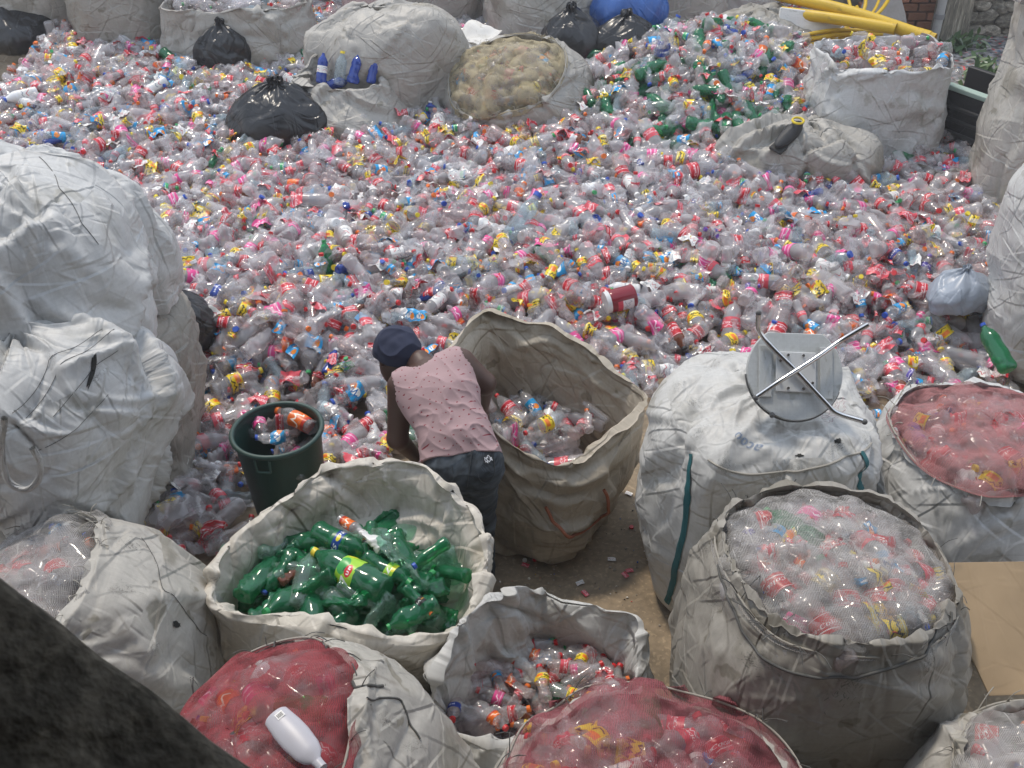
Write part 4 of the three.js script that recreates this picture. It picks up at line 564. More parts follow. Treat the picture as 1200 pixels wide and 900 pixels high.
// ---------------------------------------------------------------- green tub, stool, small single things
{
  const t = thing('green_tub', 'dark green round plastic tub half full of bottles', 'tub'), gm = phys({ color: lin(0.008, 0.05, 0.042), roughness: 0.42, map: dirtTex, side: THREE.DoubleSide }), p = V(-1.147, 0, -4.16);
  part('body', new THREE.LatheGeometry([[0.001, 0.02], [0.15, 0.02], [0.165, 0], [0.172, 0.015], [0.215, 0.64], [0.218, 0.655], [0.212, 0.655], [0.206, 0.63], [0.164, 0.035], [0.001, 0.03]].map(q => new THREE.Vector2(...q)), 64), gm, t);
  part('rim', new THREE.TorusGeometry(0.222, 0.013, 12, 64).rotateX(Math.PI / 2).translate(0, 0.66, 0), phys({ color: lin(0.03, 0.07, 0.062), roughness: 0.5, map: dirtTex }), t);
  const hz = a => V(Math.sin(a) * 0.232, 0, Math.cos(a) * 0.232);
  for (const a0 of [-0.15, Math.PI - 0.15]) { const hp = [[-0.16, 0.645], [-0.15, 0.575], [0.15, 0.575], [0.16, 0.645]].map(([a, y]) => hz(a0 + a).setY(y)); const cp = new THREE.CurvePath(); for (let i = 0; i < 3; i++) cp.add(new THREE.LineCurve3(hp[i], hp[i + 1])); part('handle', new THREE.TubeGeometry(cp, 40, 0.006, 8), phys({ color: lin(0.04, 0.10, 0.09), roughness: 0.5 }), t); }
  t.position.copy(p); t.rotation.z = 0.03;
}
const stoolGrey = phys({ color: lin(0.52, 0.54, 0.54), roughness: 0.5, map: dirtTex }), chrome = std({ color: lin(0.62, 0.62, 0.62), metalness: 1, roughness: 0.22 });
{
  const t = thing('upturned_stool', 'upturned grey stool with crossed chrome legs on the white sack', 'stool'), sh = new THREE.Shape(), R = 0.2;
  for (let k = 0; k <= 60; k++) { const a = -Math.PI * 1.5 + 0.62 + (Math.PI * 2 - 1.24) * k / 60; const x = R * Math.cos(a), y = R * Math.sin(a); k ? sh.lineTo(x, y) : sh.moveTo(x, y); } sh.closePath();
  part('seat', new THREE.ExtrudeGeometry(sh, { depth: 0.018, bevelEnabled: true, bevelSize: 0.004, bevelThickness: 0.004, bevelSegments: 3, curveSegments: 60 }), stoolGrey, t);
  const lipPts = []; for (let k = 0; k <= 40; k++) { const a = Math.PI * 1.02 + Math.PI * 0.86 * k / 40; lipPts.push(V(Math.cos(a) * 0.207, Math.sin(a) * 0.207, 0.004)); } part('edge_trim', tube(lipPts, 0.004, 60, 6), std({ color: lin(0.12, 0.12, 0.12), roughness: 0.5 }), t);
  for (const s of [-1, 1]) part('fold_flap', new RoundedBoxGeometry(0.055, 0.22, 0.008, 1, 0.003).translate(s * 0.13, 0, 0.028), stoolGrey, t);
  part('bracket_plate', new RoundedBoxGeometry(0.17, 0.17, 0.012, 2, 0.004).translate(0, 0, 0.028), phys({ color: lin(0.60, 0.61, 0.61), roughness: 0.4 }), t);
  for (const [x, y] of [[-0.068, 0.045], [-0.035, 0.07], [0.03, 0.07], [0.068, 0.045], [-0.068, -0.045], [-0.035, -0.07], [0.03, -0.07], [0.068, -0.045]]) part('bolt', new THREE.CylinderGeometry(0.006, 0.006, 0.008, 8).rotateX(Math.PI / 2).translate(x, y, 0.038), chrome, t);
  const legs = [[[-0.17, 0.15, 0.07], [-0.165, 0.235, 0.13], [0.13, -0.155, 0.055], [0.235, -0.21, 0.1]]];
  part('leg', tube([V(-0.185, 0.225, 0.12), V(-0.172, 0.17, 0.075), V(-0.14, 0.13, 0.055), V(0, -0.005, 0.052), V(0.12, -0.13, 0.055), V(0.155, -0.165, 0.06), V(0.255, -0.205, 0.11)], 0.0105, 70, 12), chrome, t);
  part('leg', tube([V(-0.175, -0.115, 0.052), V(-0.08, -0.045, 0.072), V(0, 0.008, 0.074), V(0.09, 0.07, 0.074), V(0.165, 0.125, 0.07), V(0.22, 0.162, 0.085), V(0.28, 0.2, 0.11)], 0.0105, 70, 12), chrome, t);
  for (const [x, y, z] of [[0.26, -0.207, 0.113], [-0.1, -0.185, 0.03], [-0.177, -0.117, 0.052], [-0.185, 0.228, 0.121]]) part('foot_cap', new THREE.SphereGeometry(0.0125, 12, 8).translate(x, y, z), std({ color: lin(0.1, 0.1, 0.1), roughness: 0.6 }), t);
  t.position.copy(PD(930, 437, 3.68)); t.rotation.set(-0.72, 0.05, -0.03);
}
{ // sheets and details on the sacks
  ribbon(sStool, [[812, 532], [806, 580], [800, 630], [790, 680], [782, 705]], 0.035, M.teal, 'corner_strip'); ribbon(sStool, [[1010, 530], [1006, 556], [1008, 575]], 0.032, M.teal, 'corner_strip');
  tear_shade(sStool, 982, 515, 0.03, 0.02, 0.4, 5); tear_shade(sStool, 934, 535, 0.014, 0.02, 0.2, 6);
  seam(sStool, [[830, 540], [880, 556], [930, 553], [990, 535], [1020, 520]], M.twine, 0.005, 'hem_cord'); 
  tear_shade(sLeft, 106, 436, 0.016, 0.09, -0.5, 15); tear_shade(sLeft, 142, 366, 0.035, 0.012, 0.7, 16); tear_shade(sLeft, 4, 345, 0.02, 0.03, 0.2, 17);
  seam(sLeft, [[12, 485], [60, 420], [110, 355], [130, 335]]); seam(sLeft, [[20, 500], [70, 425], [120, 360], [140, 335]]); seam(sLeft, [[62, 490], [110, 430], [150, 370], [168, 350]]); seam(sLeft, [[40, 530], [90, 500], [125, 462]]); seam(sLeftTop, [[45, 185], [70, 220], [95, 260], [115, 290]]);
  tear_shade(sNetLeft, 206, 732, 0.012, 0.03, 0.2, 25); seam(sNetLeft, [[165, 630], [195, 690], [230, 735], [243, 750]]);
  tear_shade(sLow, 648, 733, 0.015, 0.02, 0.2, 35);
  seam(sRed, [[425, 815], [470, 820], [490, 860]], M.thread, 0.004, 'cord'); seam(sRed, [[390, 800], [420, 800], [450, 802]], M.thread, 0.006, 'cord');
  seam(sBeige, [[705, 575], [700, 605], [680, 620], [650, 615], [640, 590]], std({ color: lin(0.36, 0.12, 0.06), roughness: 0.8 }), 0.009, 'rope_handle', 0.02);
  seam(sNet, [[840, 660], [870, 740], [930, 790], [1000, 795], [1080, 770], [1115, 720]], M.thread, 0.006, 'hem_cord');
  tear_shade(sGreen, 388, 610, 0.025, 0.02, 0.2, 55); tear_shade(sGreen, 400, 735, 0.045, 0.014, 0.2, 56);
}
{ // lettering and worn weave on the stool sack and others
  const letter = ink('letters', 192, 96, lin(0.12, 0.2, 0.34), (g) => { txt(g, 'acoo', 96, 46, 58, 'bold #px sans-serif', 'rgba(255,255,255,0.55)'); for (let i = 0; i < 60; i++) { g.fillStyle = 'rgba(0,0,0,0.6)'; g.fillRect((i * 37) % 192, (i * 23) % 96, 7, 2); } });
  const small = ink('small', 192, 64, lin(0.45, 0.25, 0.28), (g) => { for (let j = 0; j < 4; j++) squig(g, 8, 10 + j * 14, 150 - j * 18, 'rgba(255,255,255,0.5)', 2.2, j + 70); });
  printOn(sStool, 876, 522, 0.2, 0.1, Math.PI - 0.35, letter); printOn(sStool, 985, 470, 0.22, 0.08, -0.2, small); printOn(sStool, 975, 485, 0.2, 0.07, -0.2, small);
  [[835, 430, 0.12], [815, 470, 0.16], [822, 505, 0.14], [848, 545, 0.16], [930, 548, 0.14], [980, 525, 0.2], [1005, 490, 0.13], [855, 418, 0.1], [795, 455, 0.14], [1015, 515, 0.12], [905, 560, 0.16]].forEach(([x, y, w], k) => printOn(sStool, x, y, w, w * 0.6, k * 0.7, scuffs[k % 4], 'scuff'));
  [[108, 440, 0.16], [142, 366, 0.12], [8, 345, 0.12], [104, 345, 0.12], [60, 420, 0.1], [150, 400, 0.1]].forEach(([x, y, w], k) => printOn(sLeft, x, y, w, w * 0.6, 0.7 + k * 0.2, scuffs[(k + 1) % 4], 'scuff'));
  [[206, 732, 0.1], [150, 640, 0.2], [140, 690, 0.16], [180, 760, 0.12]].forEach(([x, y, w], k) => printOn(sNetLeft, x, y, w, w * 0.6, k, scuffs[k % 4], 'scuff'));
  [[648, 733, 0.11], [580, 706, 0.14], [702, 752, 0.12], [600, 720, 0.08]].forEach(([x, y, w], k) => printOn(sLow, x, y, w, w * 0.6, k, scuffs[k % 4], 'scuff'));
  [[840, 700, 0.2], [880, 770, 0.22], [1000, 800, 0.24], [1090, 770, 0.2], [830, 640, 0.16]].forEach(([x, y, w], k) => printOn(sNet, x, y, w, w * 0.6, k * 0.4, scuffs[k % 4], 'scuff'));
  [[420, 790, 0.14], [450, 840, 0.12], [480, 880, 0.14]].forEach(([x, y, w], k) => printOn(sRed, x, y, w, w * 0.6, k, scuffs[k % 4], 'scuff'));
  [[388, 610, 0.1], [270, 690, 0.12], [400, 735, 0.1], [300, 640, 0.08]].forEach(([x, y, w], k) => printOn(sGreen, x, y, w, w * 0.6, k, scuffs[k % 4], 'scuff'));
}
{ // strap loop and open hole at the foot of the huge left sack
  const t = sLeft.t, pts = [[5, 490], [2, 530], [12, 566], [30, 574], [45, 562], [46, 540], [38, 525]].map(p => PD(p[0], p[1], 3.2)); part('strap_loop', tube(pts, 0.014, 40, 8), M.white, t);
}
{ // white squeezed flask on the red net
  const t = thing('white_flask', 'empty translucent white flask lying on the red net', 'bottle'), m = phys({ color: lin(0.62, 0.62, 0.68), roughness: 0.4, transmission: 0.25, thickness: 0, side: THREE.DoubleSide });
  const b = new THREE.LatheGeometry([[0.001, 0], [0.03, 0], [0.036, 0.006], [0.042, 0.06], [0.043, 0.1], [0.038, 0.15], [0.03, 0.175], [0.016, 0.188], [0.014, 0.2]].map(q => new THREE.Vector2(...q)), 28); b.scale(1, 1, 0.55); part('body', b, m, t); part('neck', new THREE.CylinderGeometry(0.014, 0.014, 0.024, 16).translate(0, 0.208, 0), m, t);
  part('sticker', new THREE.PlaneGeometry(0.024, 0.02).translate(-0.006, 0.024, 0.0225), std({ map: canvasTex(64, 48, (g) => { g.fillStyle = '#e8e8e8'; g.fillRect(0, 0, 64, 48); g.fillStyle = '#222'; for (let i = 0; i < 13; i++) g.fillRect(8 + i * 3.8, 8, 1 + (i * 7 % 3), 30); }), roughness: 0.5 }), t);
  const p = redNet.S(...redNet.S.find(328, 848), 0.055), q = redNet.S(...redNet.S.find(366, 896), 0.05), dir = V().subVectors(q, p).normalize(), nz = p.n.clone().projectOnPlane(dir).normalize(); t.position.copy(p); t.quaternion.setFromRotationMatrix(new THREE.Matrix4().makeBasis(V().crossVectors(dir, nz), dir, nz)); t.scale.setScalar(1.15);
}
{ // shoe
  const t = thing('black_shoe', 'black shoe with yellow lining dropped on the crumpled sack', 'shoe'), up = new THREE.SphereGeometry(0.05, 20, 12).scale(0.9, 0.75, 2.6); const P = up.attributes.position; for (let i = 0; i < P.count; i++) { const z = P.getZ(i), y = P.getY(i); if (y > 0) P.setY(i, y * (1.3 - z * 5)); } up.computeVertexNormals();
  part('upper', up, std({ color: lin(0.02, 0.02, 0.022), roughness: 0.6 }), t); part('sole', new RoundedBoxGeometry(0.085, 0.022, 0.26, 2, 0.01).translate(0, -0.035, 0), std({ color: lin(0.03, 0.03, 0.03), roughness: 0.7 }), t); part('collar', new THREE.TorusGeometry(0.03, 0.006, 8, 20).rotateX(Math.PI / 2 - 0.4).scale(1, 1, 1.5).translate(0, 0.065, -0.07), std({ color: lin(0.6, 0.45, 0.02), roughness: 0.7 }), t);
  { const [u, v] = sCrump.S.find(916, 158); t.position.copy(sCrump.S(u, v, 0.1)); } t.rotation.set(0.35, -0.75, 0); t.scale.setScalar(1.3);
}
{ // red jar with white label
  const t = thing('red_jar', 'large dark red jar with white lid and label on the heap', 'jar'); part('body', new THREE.LatheGeometry([[0.001, -0.11], [0.075, -0.11], [0.09, -0.1], [0.09, 0.08], [0.08, 0.1]].map(q => new THREE.Vector2(...q)), 32), phys({ color: lin(0.2, 0.01, 0.02), roughness: 0.2 }), t); part('lid', new THREE.CylinderGeometry(0.086, 0.086, 0.035, 32).translate(0, 0.115, 0), phys({ color: lin(0.6, 0.6, 0.6), roughness: 0.4 }), t); part('wrapper', new THREE.CylinderGeometry(0.0912, 0.0912, 0.13, 32, 1, true, -0.5, 1.3).translate(0, -0.01, 0), std({ map: canvasTex(96, 96, g => { g.fillStyle = '#d9d0d2'; g.fillRect(0, 0, 96, 96); g.fillStyle = '#c4384c'; g.fillRect(0, 0, 96, 30); squig(g, 8, 50, 80, '#a09aa0', 4, 3); squig(g, 8, 70, 80, '#a09aa0', 4, 4); }), roughness: 0.5, side: THREE.DoubleSide }), t);
  t.position.copy(PD(728, 350, 6.0)); t.rotation.set(0.45, 0.3, Math.PI / 2); t.scale.setScalar(0.85);
}
{ // paper and board scraps by the back row
  const r = rng(71), t0 = [[515, 45, 9.7], [545, 60, 9.6], [505, 62, 9.5], [560, 40, 9.8], [470, 75, 9.3], [585, 66, 9.5], [530, 78, 9.3]];
  t0.forEach(([px, py, d], k) => { const t = thing('paper_scrap', ['flat white board scrap on top of the paper pile', 'crumpled white paper with red print by the back row', 'tan card scrap in the paper pile', 'white paper scrap behind the paper pile', 'white paper scrap beside the slumped sack', 'white paper scrap beside the sand coloured net', 'lowest white scrap of the paper pile'][k], 'paper', 'paper scraps by the back row'), g = new THREE.BoxGeometry(0.36, 0.012, 0.28, 8, 1, 7), P = g.attributes.position; for (let i = 0; i < P.count; i++) P.setY(i, P.getY(i) + 0.05 * noise(P.getX(i) * 7 + k * 3, P.getZ(i) * 7, k)); g.computeVertexNormals(); part('sheet', g, std({ color: k === 2 ? lin(0.48, 0.36, 0.2) : lin(0.72, 0.70, 0.66), roughness: 0.8, map: dirtTex }), t); t.position.copy(PD(px, py, d)); t.rotation.set(0.25 + r() * 0.4, r() * 6, (r() - 0.5) * 0.5); });
}
// ---------------------------------------------------------------- bottles that stand for themselves
function along(name, A, B, look, label, category = 'bottle', group, roll = 0) { // bottom at A, neck towards B
  const s = SETS[look.set], dir = V().subVectors(B, A), q = new THREE.Quaternion().setFromUnitVectors(V(0, 1, 0), dir.clone().normalize()).multiply(new THREE.Quaternion().setFromAxisAngle(V(0, 1, 0), roll)), k = look.k ?? clamp(dir.length() / s.L, 0.75, 1.3);
  return bottleThing(name, look, new THREE.Matrix4().compose(A.clone().addScaledVector(dir.normalize(), s.L * k / 2), q, V(k, k, k)), label, category, group);
}
const GB = [ // bottom pixel, neck pixel, height, look, label
  [368, 622, 438, 654, 0.66, 0.63, { set: 3, pl: 'green', lab: 'sprite', cap: 'green' }, 'green bottle with navy blue wrapper at the back', 1.9],
  [452, 694, 366, 646, 0.64, 0.66, { set: 3, pl: 'green', lab: 'sevenup', cap: 'yellow' }, 'largest green bottle, lime green wrapper', 1.5],
  [436, 612, 430, 642, 0.70, 0.66, { set: 6, pl: 'green', lab: 'vive', cap: 'black' }, 'upright dark bottle with black VIVE wrapper near the back', 1.2],
  [474, 688, 503, 716, 0.64, 0.6, { set: 6, pl: 'green', lab: 'vive', cap: 'orange' }, 'dark bottle with black VIVE wrapper at the front right', 1.0],
  [525, 634, 484, 664, 0.76, 0.72, { set: 6, pl: 'green', lab: null, cap: 'blue' }, 'small green bottle with blue cap resting on the sack edge', 0],
  [398, 684, 446, 714, 0.63, 0.6, { set: 9, pl: 'paleGreen', lab: 'white', cap: null }, 'pale green bottle with white wrapper, front centre', 2],
  [362, 684, 424, 724, 0.6, 0.57, { set: 7, pl: 'paleGreen', lab: null, cap: null }, 'pale crushed bottle along the front cloth', 0],
  [428, 652, 482, 684, 0.64, 0.62, { set: 6, pl: 'green', lab: 'sevenup', cap: 'green' }, 'narrow green bottle with lime wrapper right of the largest one', 0.3],
  [460, 700, 438, 722, 0.6, 0.58, { set: 2, pl: 'paleGreen', lab: null, cap: null }, 'crumpled pale green bottle at the front right', 0],
  [512, 706, 466, 728, 0.6, 0.58, { set: 4, pl: 'green', lab: null, cap: 'green' }, 'bright green bottle lowest at the right', 0],
  [470, 660, 448, 634, 0.66, 0.68, { set: 5, pl: 'paleGreen', lab: null, cap: null }, 'crumpled clear bottle near the right cloth', 0],
  [345, 650, 330, 670, 0.62, 0.6, { set: 1, pl: 'green', lab: null, cap: 'blue' }, 'green bottle with blue cap at the left end', 0],
  [385, 660, 340, 656, 0.6, 0.6, { set: 7, pl: 'green', lab: null, cap: 'blue' }, 'thin green bottle left of the largest one', 0],
  [326, 682, 352, 668, 0.6, 0.6, { set: 7, pl: 'amber', lab: null, cap: 'orange' }, 'brown bottle with orange cap at the left end', 0],
  [350, 690, 395, 705, 0.58, 0.57, { set: 10, pl: 'paleGreen', lab: null, cap: null }, 'clear crushed bottle at the front left', 0],
  [450, 642, 418, 618, 0.68, 0.7, { set: 12, pl: 'solidWhite', lab: null, cap: null, k: 0.7 }, 'small white bottle beside the upright VIVE bottle', 0],
  [398, 608, 418, 620, 0.7, 0.7, { set: 11, pl: 'milky', lab: 'orange', cap: null, k: 0.6 }, 'cloudy bottle with orange wrapper at the back', 0],
  [500, 690, 478, 665, 0.62, 0.64, { set: 8, pl: 'paleGreen', lab: null, cap: null }, 'crushed clear bottle against the right cloth', 0],
  [420, 718, 400, 730, 0.57, 0.55, { set: 1, pl: 'green', lab: null, cap: 'green' }, 'green bottle at the very front edge', 0],
  [360, 640, 330, 655, 0.6, 0.58, { set: 2, pl: 'green', lab: null, cap: null }, 'crumpled green bottle behind the left end', 0],
];
for (const [ax, ay, bx, by, ha, hb, look, lb, roll] of GB) along('green_bottle', PH(ax, ay, ha + 0.03), PH(bx, by, hb + 0.03), look, lb + ' in the white sack', 'bottle', 'green bottles in the white sack', roll);
{ const r = rng(15), list = []; for (let k = 0; k < 140; k++) { const a = r() * 6.28, q = Math.sqrt(r()) * 0.37; list.push({ look: { set: Math.floor(r() * 13), pl: r() < 0.6 ? 'green' : 'paleGreen', lab: null, cap: r() < 0.5 ? 'green' : null }, m: lieMatrix(V(-0.68 + Math.cos(a) * q * 1.2, 0.42 + r() * 0.22, -3.28 + Math.sin(a) * q * 0.75), r() * 6, (r() - 0.5) * 0.8, r() * 6) }); } bottleMass('packed_bottles', list, 'deeper green bottles filling the white sack', 'bottles'); }
// the woman's sack, the low sack, the tub and open sacks farther back: the bottles that show are things, those below are a mass
const usedLabels = {};
function fill(name, where, list, low) { for (const [ax, ay, bx, by, ha, hb, look, lb] of list) along(name, PH(ax, ay, ha), PH(bx, by, hb), look, `${lb} ${where}`, 'bottle', `bottles ${where}`, look.set * 1.3); if (low) { const r = rng(low.seed), ms = []; for (let k = 0; k < low.n; k++) { const a = r() * 6.28, q = Math.sqrt(r()); ms.push({ look: pickLook(r, low.only), m: lieMatrix(V(low.x + Math.cos(a) * q * low.r, low.y0 + r() * (low.y1 - low.y0), low.z + Math.sin(a) * q * (low.rz ?? low.r)), r() * 6.28, (r() - 0.5) * 0.7, r() * 6, low.k ?? 1) }); } bottleMass('packed_bottles', ms, low.label, 'bottles'); } }
const L_ = (set, pl, lab, cap, k) => ({ set, pl, lab, cap, k });
fill('sack_bottle', 'inside the beige open sack', [
  [660, 488, 628, 502, 0.52, 0.52, L_(3, 'clear', 'yellow', 'red'), 'clear bottle with yellow wrapper'], [612, 496, 588, 470, 0.5, 0.55, L_(0, 'clear', 'red', 'red'), 'clear bottle with bright red wrapper'], [578, 482, 570, 462, 0.5, 0.55, L_(6, 'rosy', 'red', null), 'pink-tinged bottle with red wrapper'], [634, 488, 616, 466, 0.46, 0.52, L_(11, 'clear', 'blue', 'black'), 'bottle with sky blue wrapper'], [668, 484, 648, 476, 0.46, 0.48, L_(7, 'clear', 'red', 'black'), 'small bottle with red wrapper and black cap'], [690, 506, 688, 482, 0.46, 0.5, L_(10, 'milky', null, 'orange'), 'cloudy bottle with orange cap'], [712, 494, 702, 486, 0.46, 0.48, L_(9, 'clear', null, null), 'clear capless bottle'], [600, 478, 640, 470, 0.45, 0.45, L_(4, 'clear', null, null), 'large clear unlabelled bottle'], [672, 512, 690, 492, 0.44, 0.44, L_(1, 'rosy', 'faded', 'red'), 'dented bottle with faded red wrapper'], [620, 512, 655, 514, 0.44, 0.44, L_(2, 'clear', null, 'white'), 'crushed clear bottle with white cap'],
], { seed: 22, n: 60, x: 0.12, z: -4.4, r: 0.34, y0: 0.2, y1: 0.44, label: 'deeper bottles filling the beige open sack' });
fill('tub_bottle', 'in the green tub', [
  [368, 502, 325, 480, 0.62, 0.63, L_(11, 'clear', 'orange', 'orange'), 'bottle with orange wrapper and orange cap'], [352, 498, 305, 500, 0.57, 0.59, L_(2, 'rosy', 'red', 'red'), 'crushed bottle with red wrapper'], [297, 482, 308, 506, 0.6, 0.58, L_(1, 'clear', 'pink', null), 'clear bottle with pink wrapper'], [340, 512, 318, 513, 0.6, 0.6, L_(12, 'clear', 'blue', 'blue'), 'bottle with sky blue wrapper and blue cap'], [292, 505, 312, 512, 0.56, 0.55, L_(7, 'clear', null, 'green'), 'small clear bottle with green cap'], [370, 496, 345, 505, 0.56, 0.56, L_(8, 'milky', null, 'red'), 'cloudy crushed bottle with red cap'], [340, 480, 310, 485, 0.55, 0.54, L_(5, 'clear', null, null), 'large crumpled clear bottle'],
], { seed: 23, n: 16, x: -1.147, z: -4.16, r: 0.12, y0: 0.36, y1: 0.5, k: 0.8, label: 'deeper bottles filling the green tub' });
{
  const r = rng(61), list = [], spots = [[575, 765, 'yellow'], [610, 762, 'yellow'], [655, 775, 'orange'], [690, 785, 'faded'], [548, 795, 'yellow'], [575, 800, null], [600, 785, null], [625, 790, 'orange'], [645, 790, 'pink'], [672, 793, 'yellow'], [590, 815, 'blue'], [560, 825, 'orange'], [625, 815, 'orange'], [645, 806, 'yellow'], [610, 830, 'pink'], [535, 812, 'navy'], [530, 830, null], [548, 775, 'green'], [580, 782, null], [660, 805, null], [520, 815, null], [640, 820, 'yellow'], [570, 840, 'red'], [600, 800, null], [555, 808, 'red'], [700, 800, 'purple'], [630, 775, 'red'], [590, 838, 'faded']];
  spots.forEach(([px, py, lab], k) => { const a = r() * 6.28, p = PH(px, py, 0.35 + r() * 0.05), q = p.clone().add(V(Math.cos(a) * 0.16, (r() - 0.4) * 0.08, Math.sin(a) * 0.12)); const cap = ['red', 'red', 'orange', null, 'red'][k % 5]; along('small_bottle', p, q, { set: [6, 7, 8, 6, 9][k % 5], pl: k % 3 ? 'clear' : 'rosy', lab, cap, k: 0.82 }, `small ${k % 3 ? 'clear' : 'pinkish'} bottle with ${lab ? labelWord[lab] : 'no wrapper'}${cap ? ` and ${cap} cap` : ''} in the low sack`, 'bottle', 'small bottles in the low sack', k); });
  const same = {}; for (const o of scene.children) if (/^small_bottle/.test(o.name)) (same[o.userData.label] ??= []).push(o); for (const os of Object.values(same)) if (os.length > 1) os.sort((a, b) => a.position.x - b.position.x).forEach((o, i) => { o.userData.label += os.length === 2 ? `, ${['left', 'right'][i]} one` : `, ${i === 0 ? 'leftmost' : i === os.length - 1 ? 'rightmost' : i === 1 ? 'second' : 'third'}`; });
  fill('', '', [], { seed: 24, n: 120, x: 0.08, z: -2.84, r: 0.36, rz: 0.25, y0: 0.16, y1: 0.34, k: 0.8, only: l => l[1].includes('small'), label: 'deeper small bottles filling the low white sack' });
}
fill('', '', [], { seed: 25, n: 60, x: 2.98, z: -8.35, r: 0.46, rz: 0.38, y0: 1.0, y1: 1.26, label: 'bottles filling the tall white open sack below the pipes' });
fill('', '', [], { seed: 26, n: 70, x: -2.55, z: -10.1, r: 0.58, rz: 0.4, y0: 0.95, y1: 1.24, only: l => !l[3], label: 'clear bottles filling the wide open back sack' });
fill('', '', [], { seed: 27, n: 40, x: 3.98, z: -7.5, r: 0.45, y0: 1.7, y1: 1.9, only: l => l[3] !== 'blue', label: 'bottles filling the farther tall right sack' });
fill('', '', [], { seed: 28, n: 40, x: 3.5, z: -7.9, r: 0.3, y0: 0.35, y1: 0.5, label: 'scraps and bottles filling the small open right sack' });
[[376, 94, 379, 62], [397, 96, 402, 60], [413, 94, 421, 62], [434, 94, 440, 66], [384, 98, 416, 90]].forEach(([ax, ay, bx, by], k) => along('blue_bottle', PD(ax, ay + 4, 8.6), PD(bx, by, 8.7), { set: [3, 11, 4, 0, 1][k], pl: k === 1 ? 'bluish' : 'cobalt', lab: k ? null : 'white', cap: k === 1 ? 'yellow' : null }, ['dark blue bottle with white wrapper', 'pale blue bottle with yellow cap', 'dark blue bottle rightmost', 'dark blue bottle leftmost', 'dark blue bottle lying low'][k] + ' in the slumped sack mouth', 'bottle', 'blue bottles in the slumped sack'));

along('clear_jug', PD(592, 285, 6.7), PD(628, 232, 6.95), { set: 9, pl: 'bluish', lab: null, cap: 'blue', k: 1.9 }, 'big ribbed bluish water jug lying in the middle of the heap', 'jug');
along('large_green_bottle', PD(1182, 435, 5.15), PD(1160, 396, 5.35), { set: 3, pl: 'green', lab: null, cap: 'blue', k: 1.0 }, 'large green bottle with blue cap beside the tall right sack', 'bottle');
// ---------------------------------------------------------------- the heap itself
const HIDDEN = [[[0, 160], [90, 170], [150, 215], [180, 330], [222, 480], [215, 560], [170, 570], [170, 620], [250, 700], [240, 900], [0, 900]], [[275, 480], [300, 457], [360, 457], [384, 480], [380, 560], [300, 590]], [[235, 660], [300, 590], [380, 540], [440, 528], [490, 550], [580, 660], [560, 900], [235, 900]], [[432, 390], [490, 388], [520, 415], [565, 362], [660, 385], [762, 462], [700, 660], [500, 660], [450, 520]], [[750, 740], [770, 470], [830, 405], [890, 385], [980, 390], [1040, 470], [1035, 500], [1110, 455], [1200, 450], [1200, 900], [750, 900]], [[1145, 100], [1200, 0], [1200, 420], [1160, 400]]];
const inPoly = (P, x, y) => { let c = false; for (let i = 0, j = P.length - 1; i < P.length; j = i++) if ((P[i][1] > y) !== (P[j][1] > y) && x < (P[j][0] - P[i][0]) * (y - P[i][1]) / (P[j][1] - P[i][1]) + P[i][0]) c = !c; return c; };
